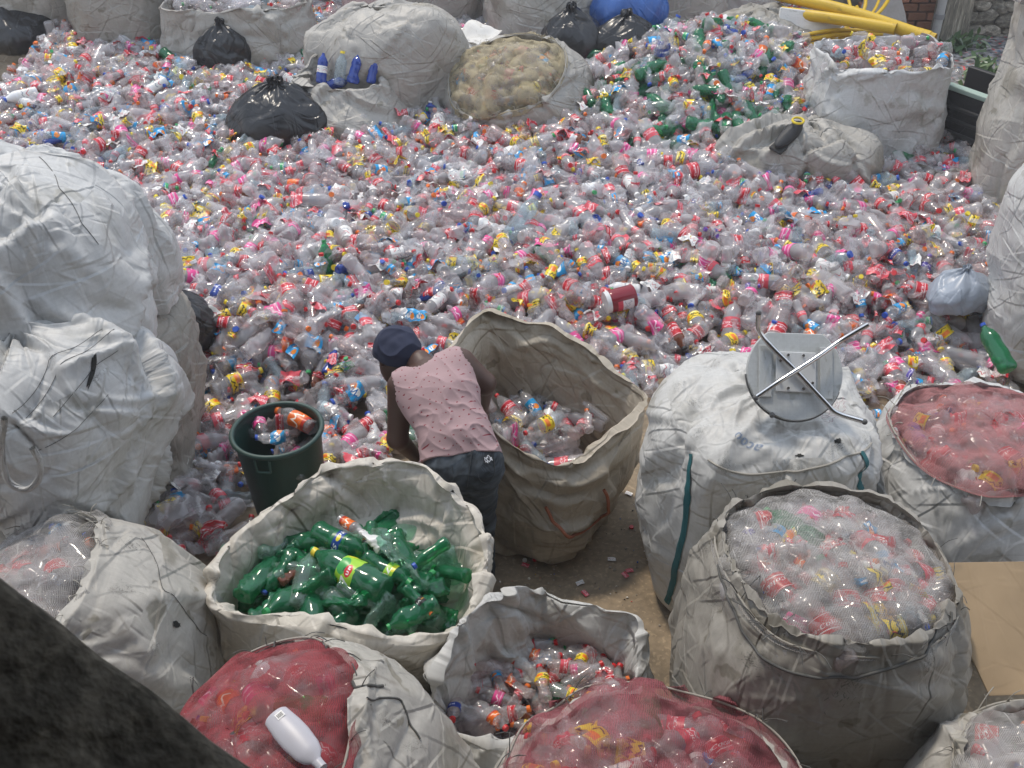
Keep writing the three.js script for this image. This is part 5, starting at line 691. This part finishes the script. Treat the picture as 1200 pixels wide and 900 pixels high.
{
  const r = rng(2024), all = [], cell = 0.116, e = 0.1;
  for (let z = -3.2; z > -13.5; z -= cell) for (let x = -8; x < 8; x += cell) for (let k = 0; k < 4; k++) {
    const px = x + (r() - 0.5) * cell * 1.4, pz = z + (r() - 0.5) * cell * 1.4, fd = frontDist(px, pz), a = r(), b = r(), c = r(), sc = 0.86 + 0.3 * r() * r() + 0.06 * r();
    if ((px > 3.35 && pz < -8.3) || fd < 0.02 || (fd < 0.35 && r() > 0.55 + fd)) continue;
    if (KEEP.some(q => (px - q[0]) ** 2 + (pz - q[1]) ** 2 < q[2] ** 2)) continue;
    const h = heap(px, pz), y0 = h - k * 0.066 - r() * 0.05, y = k === 0 ? Math.max(y0, 0.085 + 0.03 * r()) : k === 1 ? Math.max(y0, 0.045) : y0; if (y < 0.035) continue;
    const p = V(px, y, pz), s = project(p); if (s[0] < -260 || s[0] > 1460 || s[1] < -120) continue;
    const gx = (heap(px + e, pz) - heap(px - e, pz)) / (2 * e), gz = (heap(px, pz + e) - heap(px, pz - e)) / (2 * e), yaw = a * Math.PI * 2, slope = -(gx * Math.sin(yaw) + gz * Math.cos(yaw));
    const tilt = (b - 0.5) * (c < 0.14 ? 2.6 : 1.0) * clamp(h * 4, 0.25, 1);
    const hump = bump2(px, pz, HUMP[0][0], 1.0, 1) > 0.35;
    let look = pickLook(r); if (hump && r() < 0.16) look = { set: [6, 0, 1][Math.floor(r() * 3)], pl: 'green', lab: null, cap: null };
    all.push({ look, m: lieMatrix(p, yaw, Math.atan(slope) + tilt, r() * 6.28, sc), p, s, k, fd });
  }
  const seen = all.filter(b => b.k === 0 && b.s[0] > 8 && b.s[0] < 1192 && b.s[1] > 8 && b.s[1] < 890 && !HIDDEN.some(P => inPoly(P, b.s[0], b.s[1]))).sort((a, b) => a.s[2] - b.s[2]).slice(0, 300), chosen = new Set(seen);
  const where = (x, y) => x < 300 && y > 470 ? 'between green tub and grey sack' : x < 330 ? (y > 400 ? 'left of the green tub' : 'right of the white left sacks') : x < 440 ? (y > 470 ? 'right of the green tub' : y > 400 ? 'just behind the green tub' : "left of the woman's head") : x < 560 ? (y > 440 ? "beside the woman's left arm" : 'behind the woman') : x < 690 ? 'just behind the beige sack' : x < 800 ? 'near the red jar' : x < 900 ? 'left of the stool' : x < 1010 ? 'behind the stool' : x < 1100 ? 'behind the red right net' : 'beside the tall right sack';
  const sizeWord = { soda: 'tall', big: 'large', small: 'small', water: 'ribbed', juice: 'wide' };
  const text = b => `${sizeWord[SETS[b.look.set].type]} ${plasticWord[b.look.pl]} bottle, ${b.look.lab ? labelWord[b.look.lab].replace(/^an? /, '') : 'no wrapper'}${b.look.cap ? `, ${b.look.cap} cap` : ''}, ${where(b.s[0], b.s[1])}`;
  const alike = {}; for (const b of seen) (alike[text(b)] ??= []).push(b);
  for (const [tx, bs] of Object.entries(alike)) bs.sort((a, b) => a.s[0] - b.s[0]).forEach((b, i) => bottleThing('plastic_bottle', b.look, b.m, bs.length === 1 ? tx : `${tx}, ${bs.length === 2 ? ['left', 'right'][i] + ' of two' : i === 0 ? 'leftmost' : i === bs.length - 1 ? 'rightmost' : `${['', 'second', 'third', 'fourth', 'fifth', 'sixth'][i]} from left`}`, 'bottle', `loose bottles ${where(b.s[0], b.s[1])}`));
  const mass = bottleMass('bottle_heap', all.filter(b => !chosen.has(b)), 'wide heap of countless loose empty drink bottles', 'bottle heap');
  { // torn wrappers, film and flattened bits among the bottles
    const tops = all.filter(b => b.k === 0), sg = [0, 1, 2].map(k => { const g = new THREE.PlaneGeometry(0.1, 0.055, 7, 4), P = g.attributes.position; for (let i = 0; i < P.count; i++) { const x = P.getX(i), y = P.getY(i); P.setXYZ(i, x * (1 + 0.3 * noise(y * 40, k, 2)), y * (1 + 0.4 * noise(x * 30, k, 5)), 0.03 * noise(x * 25 + k * 5, y * 25, 3) + 0.012 * Math.sin(x * 60 + k)); } g.computeVertexNormals(); return g; });
    const cols = [['red', 160], ['faded', 240], ['pink', 60], ['yellow', 110], ['white', 260], ['blue', 130]];
    for (const [c, n] of cols) for (let v = 0; v < 3; v++) { const im = new THREE.InstancedMesh(sg[v], LABM[c], Math.round(n / 3)); im.name = 'torn_wrappers'; im.userData.kind = 'stuff'; for (let i = 0; i < im.count; i++) { const b = tops[Math.floor(r() * tops.length)], s = 0.6 + r() * 1.1; im.setMatrixAt(i, new THREE.Matrix4().compose(V(b.p.x + 0.06 * (r() - 0.5), b.p.y + 0.035, b.p.z + 0.06 * (r() - 0.5)), new THREE.Quaternion().setFromEuler(new THREE.Euler(-1.57 + (r() - 0.5) * 1.6, r() * 6.28, (r() - 0.5) * 1.2, 'YXZ')), V(s, s, s))); } mass.add(im); }
    for (let v = 0; v < 3; v++) { const im = new THREE.InstancedMesh(sg[v], PET.milky, 260); im.name = 'film_scraps'; im.userData.kind = 'stuff'; for (let i = 0; i < im.count; i++) { const b = tops[Math.floor(r() * tops.length)], s = 0.8 + r() * 1.6; im.setMatrixAt(i, new THREE.Matrix4().compose(V(b.p.x, b.p.y + 0.03, b.p.z), new THREE.Quaternion().setFromEuler(new THREE.Euler(-1.57 + (r() - 0.5) * 1.8, r() * 6.28, (r() - 0.5) * 1.2, 'YXZ')), V(s, s, s))); } mass.add(im); }
  }
  console.log('bottles', all.length);
}
{ // what the loose bottles lie on: trodden-flat plastic
  const nx = 140, nz = 100, g = new THREE.PlaneGeometry(16, 10.4, nx, nz).rotateX(-Math.PI / 2).translate(0, 0, -8.3), P = g.attributes.position; for (let i = 0; i < P.count; i++) { const x = P.getX(i), z = P.getZ(i); P.setY(i, Math.min(heap(x, z) - 0.3 + 0.03 * noise(x * 6, z * 6, 2), frontDist(x, z) < 0.15 ? -0.05 : 9)); } g.computeVertexNormals(); const uv = g.attributes.uv; for (let i = 0; i < uv.count; i++) uv.setXY(i, P.getX(i), P.getZ(i));
  const t = tex(512, 512, (x, y) => { const u = x / 512, v = y / 512, a = 0.5 + fbm(u * 14, v * 14, 3, 3, 14) * 0.7, h = noise(u * 20, v * 20, 7, 20), c = [a, a * 0.97, a * 0.96]; if (h > 0.42) return [a + 0.2, a * 0.5, a * 0.5]; if (h < -0.45) return [a * 0.5, a * 0.7, a * 0.9]; return c; });
  const m = part('trodden_plastic', g, std({ map: t, color: lin(0.8, 0.8, 0.8), roughness: 0.6, bumpMap: creaseTex, bumpScale: 0.03 })); tag(m, 'trodden-flat plastic at the bottom of the bottle heap', 'plastic', null, 'stuff');
}

{ // caps and torn bits trodden into the bare ground
  const r = rng(88), g = new THREE.Group(); g.name = 'ground_litter'; tag(g, 'bottle caps and torn scraps on the bare ground', 'litter', null, 'stuff'); scene.add(g);
  const cg = new THREE.CylinderGeometry(0.015, 0.015, 0.012, 12), sg = new THREE.PlaneGeometry(0.05, 0.03, 3, 2), P = sg.attributes.position; for (let i = 0; i < P.count; i++) P.setZ(i, 0.012 * noise(P.getX(i) * 50, P.getY(i) * 50, 2)); sg.computeVertexNormals();
  for (const [geo, mat, n] of [[cg, CAPM.red, 9], [cg, CAPM.white, 9], [sg, LABM.white, 12], [sg, LABM.faded, 9]]) { const im = new THREE.InstancedMesh(geo, mat, n); im.name = geo === cg ? 'caps' : 'scraps'; im.userData.kind = 'stuff'; for (let i = 0; i < n; i++) { const p = PH(585 + r() * 185, 470 + Math.pow(r(), 1.5) * 260, 0.008); im.setMatrixAt(i, new THREE.Matrix4().compose(p, new THREE.Quaternion().setFromEuler(geo === cg ? new THREE.Euler(r() < 0.3 ? 1.3 : 0.1, r() * 6, 0) : new THREE.Euler(-1.5, 0, r() * 6)), V(0.8, 0.8, 0.8))); } g.add(im); }
}
// ---------------------------------------------------------------- the woman bending over the beige sack
const smin = (a, b, k) => { const h = Math.max(k - Math.abs(a - b), 0) / k; return Math.min(a, b) - h * h * k * 0.25; };
function capsule(p, A, B, ra, rb) { const ax = B.x - A.x, ay = B.y - A.y, az = B.z - A.z, px = p.x - A.x, py = p.y - A.y, pz = p.z - A.z, t = clamp((px * ax + py * ay + pz * az) / (ax * ax + ay * ay + az * az + 1e-9), 0, 1); return Math.hypot(px - ax * t, py - ay * t, pz - az * t) - mixn(ra, rb, t); }
function meshOf(sdf, lo, hi, res, maxPoly = 120000) {
  const mc = new MarchingCubes(res, new THREE.MeshStandardMaterial(), false, false, maxPoly), c = lo.clone().add(hi).multiplyScalar(0.5), h = hi.clone().sub(lo).multiplyScalar(0.5), p = V(); mc.isolation = 0; const s = mc.size, hs = s / 2;
  for (let k = 0; k < s; k++) for (let j = 0; j < s; j++) for (let i = 0; i < s; i++) { p.set(c.x + (i - hs) / hs * h.x, c.y + (j - hs) / hs * h.y, c.z + (k - hs) / hs * h.z); mc.field[i + j * s + k * s * s] = -sdf(p); }
  mc.update(); const n = mc.count, A = mc.positionArray, pos = new Float32Array(n * 3), nor = new Float32Array(n * 3), e = 0.004, q = V();
  for (let i = 0; i < n; i++) { p.set(c.x + A[i * 3] * h.x, c.y + A[i * 3 + 1] * h.y, c.z + A[i * 3 + 2] * h.z); pos.set([p.x, p.y, p.z], i * 3); const d = (x, y, z) => sdf(q.set(p.x + x, p.y + y, p.z + z)); const gx = d(e, 0, 0) - d(-e, 0, 0), gy = d(0, e, 0) - d(0, -e, 0), gz = d(0, 0, e) - d(0, 0, -e), l = Math.hypot(gx, gy, gz) || 1; nor.set([gx / l, gy / l, gz / l], i * 3); }
  const g = new THREE.BufferGeometry(); g.setAttribute('position', new THREE.BufferAttribute(pos, 3)); g.setAttribute('normal', new THREE.BufferAttribute(nor, 3)); g.setAttribute('uv', new THREE.BufferAttribute(new Float32Array(n * 2), 2)); return g;
}
{
  const t = thing('person', 'person in pink sleeveless top, jeans and navy cap bending into the beige sack', 'person');
  const J = { hipL: PD(530, 548, 3.74), hipR: PD(558, 545, 3.74), waL: PD(521, 512, 3.83), waR: PD(547, 506, 3.84), riL: PD(500, 474, 3.97), riR: PD(533, 462, 3.99), shL: PD(470, 453, 4.05), shR: PD(541, 425, 4.12), neck: PD(492, 424, 4.17), head: PD(463, 418, 4.25), elL: PD(466, 514, 3.98), wrL: PD(492, 540, 4.12), elR: PD(568, 449, 4.1), wrR: PD(565, 482, 4.3), knL: PD(527, 612, 3.84), knR: PD(560, 606, 3.83), anL: PH(528, 672, 0.08), anR: PH(566, 666, 0.08) };
  const mid = (a, b, k = 0.5) => a.clone().lerp(b, k), face = V(-0.62, -0.55, -0.56).normalize(); // where the face looks: down and to the left
  const hUp = V(-0.35, 0.62, -0.7).projectOnPlane(face).normalize(), hR = V().crossVectors(face, hUp).normalize(), hp = (r, u, f) => J.head.clone().addScaledVector(hR, r).addScaledVector(hUp, u).addScaledVector(face, f);
  const torso = (p, g = 0) => { let d = capsule(p, J.hipL, J.hipR, 0.118 + g, 0.118 + g); d = smin(d, capsule(p, J.waL, J.waR, 0.098 + g, 0.098 + g), 0.09); d = smin(d, capsule(p, J.riL, J.riR, 0.1 + g, 0.1 + g), 0.09); d = smin(d, capsule(p, mid(J.shL, J.shR, 0.08), mid(J.shL, J.shR, 0.92), 0.068 + g, 0.068 + g), 0.09); d = smin(d, capsule(p, mid(J.waL, J.waR), mid(J.riL, J.riR), 0.1 + g, 0.105 + g), 0.06); return d; };
  const arms = p => { let d = capsule(p, J.shL, J.elL, 0.064, 0.05); d = smin(d, capsule(p, J.elL, J.wrL, 0.049, 0.028), 0.02); let e = capsule(p, J.shR, J.elR, 0.064, 0.052); e = smin(e, capsule(p, J.elR, J.wrR, 0.05, 0.028), 0.02); return Math.min(d, e); };
  const headS = p => { let d = capsule(p, hp(0, 0.02, 0.0), hp(0, -0.03, 0.02), 0.082, 0.07); d = smin(d, capsule(p, hp(0, -0.075, 0.045), hp(0, -0.09, 0.05), 0.042, 0.038), 0.05); d = smin(d, capsule(p, hp(0, 0.0, 0.088), hp(0, -0.03, 0.108), 0.009, 0.015), 0.02); for (const s of [-1, 1]) { d = Math.max(d, -(p.distanceTo(hp(s * 0.032, 0.005, 0.094)) - 0.013)); d = smin(d, p.distanceTo(hp(s * 0.032, 0.006, 0.078)) - 0.013, 0.004); d = smin(d, capsule(p, hp(s * 0.082, 0.01, -0.005), hp(s * 0.08, -0.03, 0.0), 0.013, 0.009), 0.01); d = smin(d, capsule(p, hp(s * 0.018, 0.024, 0.084), hp(s * 0.048, 0.022, 0.076), 0.006, 0.005), 0.01); } d = smin(d, capsule(p, hp(-0.02, -0.058, 0.085), hp(0.02, -0.058, 0.085), 0.008, 0.008), 0.008); d = smin(d, capsule(p, hp(-0.018, -0.07, 0.083), hp(0.018, -0.07, 0.083), 0.008, 0.008), 0.006); return d; };
  function handField(wr, dirv, side, curl) { // palm and five unequal bent fingers
    const f = dirv.clone().normalize(), nrm = side.clone().projectOnPlane(f).normalize(), w = V().crossVectors(f, nrm), at = (a, b, c) => wr.clone().addScaledVector(f, a).addScaledVector(w, b).addScaledVector(nrm, c), bones = [];
    const palm = [[at(0.0, -0.012, 0), at(0.075, -0.028, 0), 0.02, 0.015], [at(0.0, 0.012, 0), at(0.075, 0.026, 0), 0.02, 0.015], [at(0.02, 0, 0), at(0.08, 0, 0), 0.019, 0.016]];
    [[-0.03, 0.066], [-0.01, 0.075], [0.011, 0.07], [0.031, 0.056]].forEach(([b, len]) => { const a0 = at(0.078, b, 0), a1 = at(0.078 + len * 0.46 * Math.cos(curl), b * 1.06, -len * 0.46 * Math.sin(curl)), a2 = at(0.078 + len * (0.46 * Math.cos(curl) + 0.32 * Math.cos(curl * 2)), b * 1.08, -len * (0.46 * Math.sin(curl) + 0.32 * Math.sin(curl * 2))), a3 = at(0.078 + len * (0.46 * Math.cos(curl) + 0.32 * Math.cos(curl * 2) + 0.24 * Math.cos(curl * 2.8)), b * 1.08, -len * (0.46 * Math.sin(curl) + 0.32 * Math.sin(curl * 2) + 0.24 * Math.sin(curl * 2.8))); bones.push([[a0, a1, 0.0095, 0.009], [a1, a2, 0.009, 0.0082], [a2, a3, 0.0082, 0.007]]); });
    bones.push([[at(0.025, -0.03, -0.004), at(0.06, -0.058, -0.018), 0.012, 0.0105], [at(0.06, -0.058, -0.018), at(0.09, -0.062, -0.034), 0.0105, 0.008]]);
    return p => { let d = 1e3; for (const b of palm) d = smin(d, capsule(p, ...b), 0.014); d = smin(d, capsule(p, wr, at(0.02, 0, 0), 0.027, 0.022), 0.02); for (const fg of bones) { let q = 1e3; for (const b of fg) q = smin(q, capsule(p, ...b), 0.004); d = smin(d, q, 0.007); } return d; };
  }
  const hL = handField(J.wrL, V().subVectors(J.wrL, J.elL).add(V(0.1, -0.05, -0.02)), V(0.3, 0.9, 0.2), 0.75), hRt = handField(J.wrR, V().subVectors(J.wrR, J.elR), V(0.2, 0.7, -0.7), 0.55);
  const feet = p => Math.min(smin(capsule(p, J.anL, J.anL.clone().add(V(-0.02, -0.035, -0.15)), 0.045, 0.035), capsule(p, J.anL, J.anL.clone().add(V(0.01, -0.035, 0.04)), 0.045, 0.04), 0.03), smin(capsule(p, J.anR, J.anR.clone().add(V(0.0, -0.035, -0.15)), 0.045, 0.035), capsule(p, J.anR, J.anR.clone().add(V(0.01, -0.035, 0.04)), 0.045, 0.04), 0.03));
  const legs = (p, g = 0) => { let a = capsule(p, J.hipL, J.knL, 0.095 + g, 0.066 + g); a = smin(a, capsule(p, J.knL, J.anL, 0.062 + g, 0.045 + g), 0.04); let b = capsule(p, J.hipR, J.knR, 0.095 + g, 0.066 + g); b = smin(b, capsule(p, J.knR, J.anR, 0.062 + g, 0.045 + g), 0.04); return smin(a, b, 0.03); };
  const bodyF = p => { let d = smin(torso(p), arms(p), 0.035); d = smin(d, capsule(p, mid(J.shL, J.shR, 0.5), J.neck, 0.055, 0.05), 0.04); d = smin(d, capsule(p, J.neck, hp(0, -0.05, -0.02), 0.05, 0.05), 0.03); d = smin(d, p.distanceTo(J.head) < 0.25 ? headS(p) : p.distanceTo(J.head) - 0.1, 0.02); d = smin(d, legs(p), 0.03); return smin(d, feet(p), 0.02); };
  const lo = V(1e3, 1e3, 1e3), hi = V(-1e3, -1e3, -1e3); for (const k in J) { lo.min(J[k]); hi.max(J[k]); } lo.subScalar(0.2); hi.addScalar(0.2); lo.y = -0.02;
  const skin = phys({ color: lin(0.075, 0.038, 0.028), roughness: 0.5 });
  const box = (c, r) => [c.clone().subScalar(r), c.clone().addScalar(r)];
  const cut = (c, r) => p => p.distanceTo(c) - r;
  const [hlo, hhi] = box(J.head, 0.17), wl = J.wrL.clone().lerp(J.elL, -0.3), wr2 = J.wrR.clone().lerp(J.elR, -0.3);
  // the head and the hands come from finer grids; seams lie inside the neck and the forearms
  const headG = meshOf(p => Math.max(smin(headS(p), capsule(p, J.neck, hp(0, -0.05, -0.02), 0.05, 0.05), 0.03), cut(J.head, 0.165)(p)), hlo, hhi, 84);
  const handG = [[hL, J.wrL, J.elL], [hRt, J.wrR, J.elR]].map(([f, w, e]) => { const c = w.clone().lerp(e, -0.28); return meshOf(p => Math.max(smin(f(p), capsule(p, e, w, 0.043, 0.027), 0.01), cut(c, 0.155)(p)), ...box(c, 0.165), 100); });
  part('body', mergeGeometries([meshOf(bodyF, lo, hi, 104), headG, ...handG]), skin, t);
  // sleeveless top
  const axis = V().subVectors(mid(J.shL, J.shR), mid(J.hipL, J.hipR)).normalize(), o0 = mid(J.hipL, J.hipR), along2 = p => V().subVectors(p, o0).dot(axis), T = V().subVectors(J.shR, J.shL).projectOnPlane(axis).normalize(), B = V().crossVectors(axis, T);
  const hem = PD(497, 566, 3.86), topF = p => { const s = along2(p); let d = torso(p, 0.016); d = smin(d, capsule(p, mid(J.riL, J.waL, 0.8), hem, 0.07, 0.035), 0.05); d += -0.008 * (Math.pow(ridge(p.x * 4 + 2 * noise(p.x * 4, s * 4, 3), s * 9 + p.x * 9, p.z * 4), 3) - 0.3) * sstep(0.5, 0.05, s) - 0.004 * Math.pow(ridge(p.x * 9 + s * 6, s * 7, 4), 4) - 0.004 * noise(p.x * 14, p.y * 14, p.z * 14); const tr = V().subVectors(p, o0).dot(T); d = Math.max(d, -(s - 0.035 + tr * 0.24 + 0.012 * noise(p.x * 9, p.z * 9, 2))); d = Math.max(d, -(capsule(p, J.shL.clone().addScaledVector(T, -0.022), J.elL, 0.074, 0.07)), -(capsule(p, J.shR.clone().addScaledVector(T, 0.03), J.elR, 0.072, 0.066)), -(capsule(p, mid(J.shL, J.shR, 0.42).addScaledVector(axis, 0.07), J.head, 0.085, 0.08))); return d; };
  const dots = canvasTex(512, 512, (g, w, h) => { g.fillStyle = '#a98e90'; g.fillRect(0, 0, w, h); const r = rng(4); g.fillStyle = '#b19899'; for (let i = 0; i < 300; i++) g.fillRect(r() * w, r() * h, 20, 1.5); for (let j = 0; j < 8; j++) for (let i = 0; i < 8; i++) { const x = (i + (j % 2) * 0.5) * 64 + 12 + r() * 40, y = j * 64 + 10 + r() * 42, a = r() * 6; g.fillStyle = '#7c1a2c'; g.beginPath(); for (let k = 0; k < 3; k++) g.lineTo(x + Math.cos(a + k * 2.09) * (7 + 3 * r()), y + Math.sin(a + k * 2.09) * (7 + 3 * r())); g.fill(); } });
  const topG = meshOf(topF, V(lo.x, 0.55, lo.z), V(hi.x - 0.02, hi.y, hi.z), 140, 200000); { const P = topG.attributes.position, uv = topG.attributes.uv, p = V(); for (let i = 0; i < P.count; i++) { p.fromBufferAttribute(P, i).sub(o0); const tr = p.dot(T), b = p.dot(B); uv.setXY(i, (Math.abs(b) < 0.09 ? tr : tr + Math.sign(tr) * (Math.abs(b) - 0.09)) / 0.27, p.dot(axis) / 0.27); } }
  part('sleeveless_top', topG, std({ map: dots, roughness: 0.85, side: THREE.DoubleSide }), t, 'pink sleeveless top with small dark red marks');
  // jeans
  const denim = tex(256, 256, (x, y) => { const u = x / 256, v = y / 256, m = 0.5 + fbm(u * 6, v * 6, 2, 4, 6) * 0.5 + 0.08 * Math.sin((x + y) * 1.3); return [m * 0.92, m, m * 1.08]; });
  const jeanF = p => { let d = Math.min(smin(torso(p, 0.01), legs(p, 0.016), 0.03), 1e3); const s = along2(p), tr = V().subVectors(p, o0).dot(T); d = Math.max(d, s - 0.065 + tr * 0.24); d = Math.max(d, 0.06 - p.y); d -= 0.006 * (Math.pow(ridge(p.x * 8, p.y * 15, p.z * 8), 2.5) - 0.3) + 0.003 * noise(p.x * 25, p.y * 25, p.z * 25); return d; };
  const jG = meshOf(jeanF, V(lo.x, -0.02, lo.z), V(hi.x, 1.0, hi.z), 110); { const P = jG.attributes.position, uv = jG.attributes.uv; for (let i = 0; i < P.count; i++) uv.setXY(i, P.getX(i) * 3 + P.getZ(i) * 2, P.getY(i) * 3); }
  const jeans = part('jeans', jG, std({ map: denim, color: lin(0.25, 0.26, 0.27), roughness: 0.9 }), t, 'dark grey blue jeans');
  { // seams, pockets and the waist label
    const onJ = (px, py) => { let best = null; const r = ray(px, py).normalize(); let s = 3; for (let k = 0; k < 80; k++) { const p = CAM.clone().addScaledVector(r, s), d = jeanF(p); if (d < 0.001) { best = p; break; } s += Math.max(0.002, d * 0.7); } return (best ?? CAM.clone().addScaledVector(r, 4.8)).addScaledVector(r, -0.004); };
    const sm = std({ color: lin(0.05, 0.055, 0.06), roughness: 0.9 });
    part('seam', tube([[553, 528], [551, 545], [548, 565], [546, 580]].map(p => onJ(...p)), 0.002, 20, 5), sm, jeans);
    part('pocket', tube([[507, 548], [510, 575], [520, 582], [531, 574], [530, 546]].map(p => onJ(...p)), 0.002, 30, 5), sm, jeans); part('pocket', tube([[558, 538], [562, 562], [571, 566], [579, 556], [578, 532]].map(p => onJ(...p)), 0.002, 30, 5), sm, jeans);
    const a = onJ(572, 538), tagm = part('waist_label', new THREE.PlaneGeometry(0.042, 0.032), std({ map: canvasTex(64, 48, g => { g.fillStyle = '#15161a'; g.fillRect(0, 0, 64, 48); squig(g, 6, 16, 52, '#dfe2e6', 5, 6); squig(g, 6, 34, 52, '#dfe2e6', 5, 9); }), roughness: 0.6, side: THREE.DoubleSide }), jeans); tagm.position.copy(a).addScaledVector(ray(572, 538).normalize(), -0.008); tagm.lookAt(CAM.clone().add(V(1.2, 0.5, 0))); tagm.rotateZ(0.35);
  }
  // cap: a full soft crown
  const capF = p => { let d = capsule(p, hp(0, 0.045, -0.022), hp(0, 0.03, -0.035), 0.108, 0.104); d = smin(d, capsule(p, hp(0, 0.02, 0.03), hp(0, 0.0, -0.04), 0.092, 0.098), 0.03); const c = V().subVectors(p, J.head), u = c.dot(hUp), f = c.dot(face); d = Math.max(d, -(u + 0.015 - f * 0.55 + 0.0)); d -= 0.011 * (Math.pow(ridge(p.x * 6, p.y * 6, p.z * 6 + 3), 3) - 0.3) + 0.003 * noise(p.x * 25, p.y * 25, p.z * 25); return d; };
  part('headwear', meshOf(capF, ...box(J.head, 0.2), 72), std({ color: lin(0.018, 0.024, 0.055), roughness: 0.85, side: THREE.DoubleSide }), t, 'soft navy blue cap');
  for (const a of [J.anL, J.anR]) part('shoe', meshOf(p => { const d = smin(capsule(p, a.clone().add(V(0, -0.02, 0.03)), a.clone().add(V(-0.005, -0.03, -0.15)), 0.058, 0.045), capsule(p, a, a.clone().add(V(0, 0.02, 0)), 0.052, 0.05), 0.03); return Math.max(d, 0.006 - p.y); }, a.clone().add(V(-0.12, -0.1, -0.25)), a.clone().add(V(0.12, 0.12, 0.14)), 44), std({ color: lin(0.02, 0.02, 0.024), roughness: 0.7 }), t);
}
scene.fog = new THREE.FogExp2(0xe8eaee, 0.005); // hazy glare over the yard
renderer.render(scene, camera);
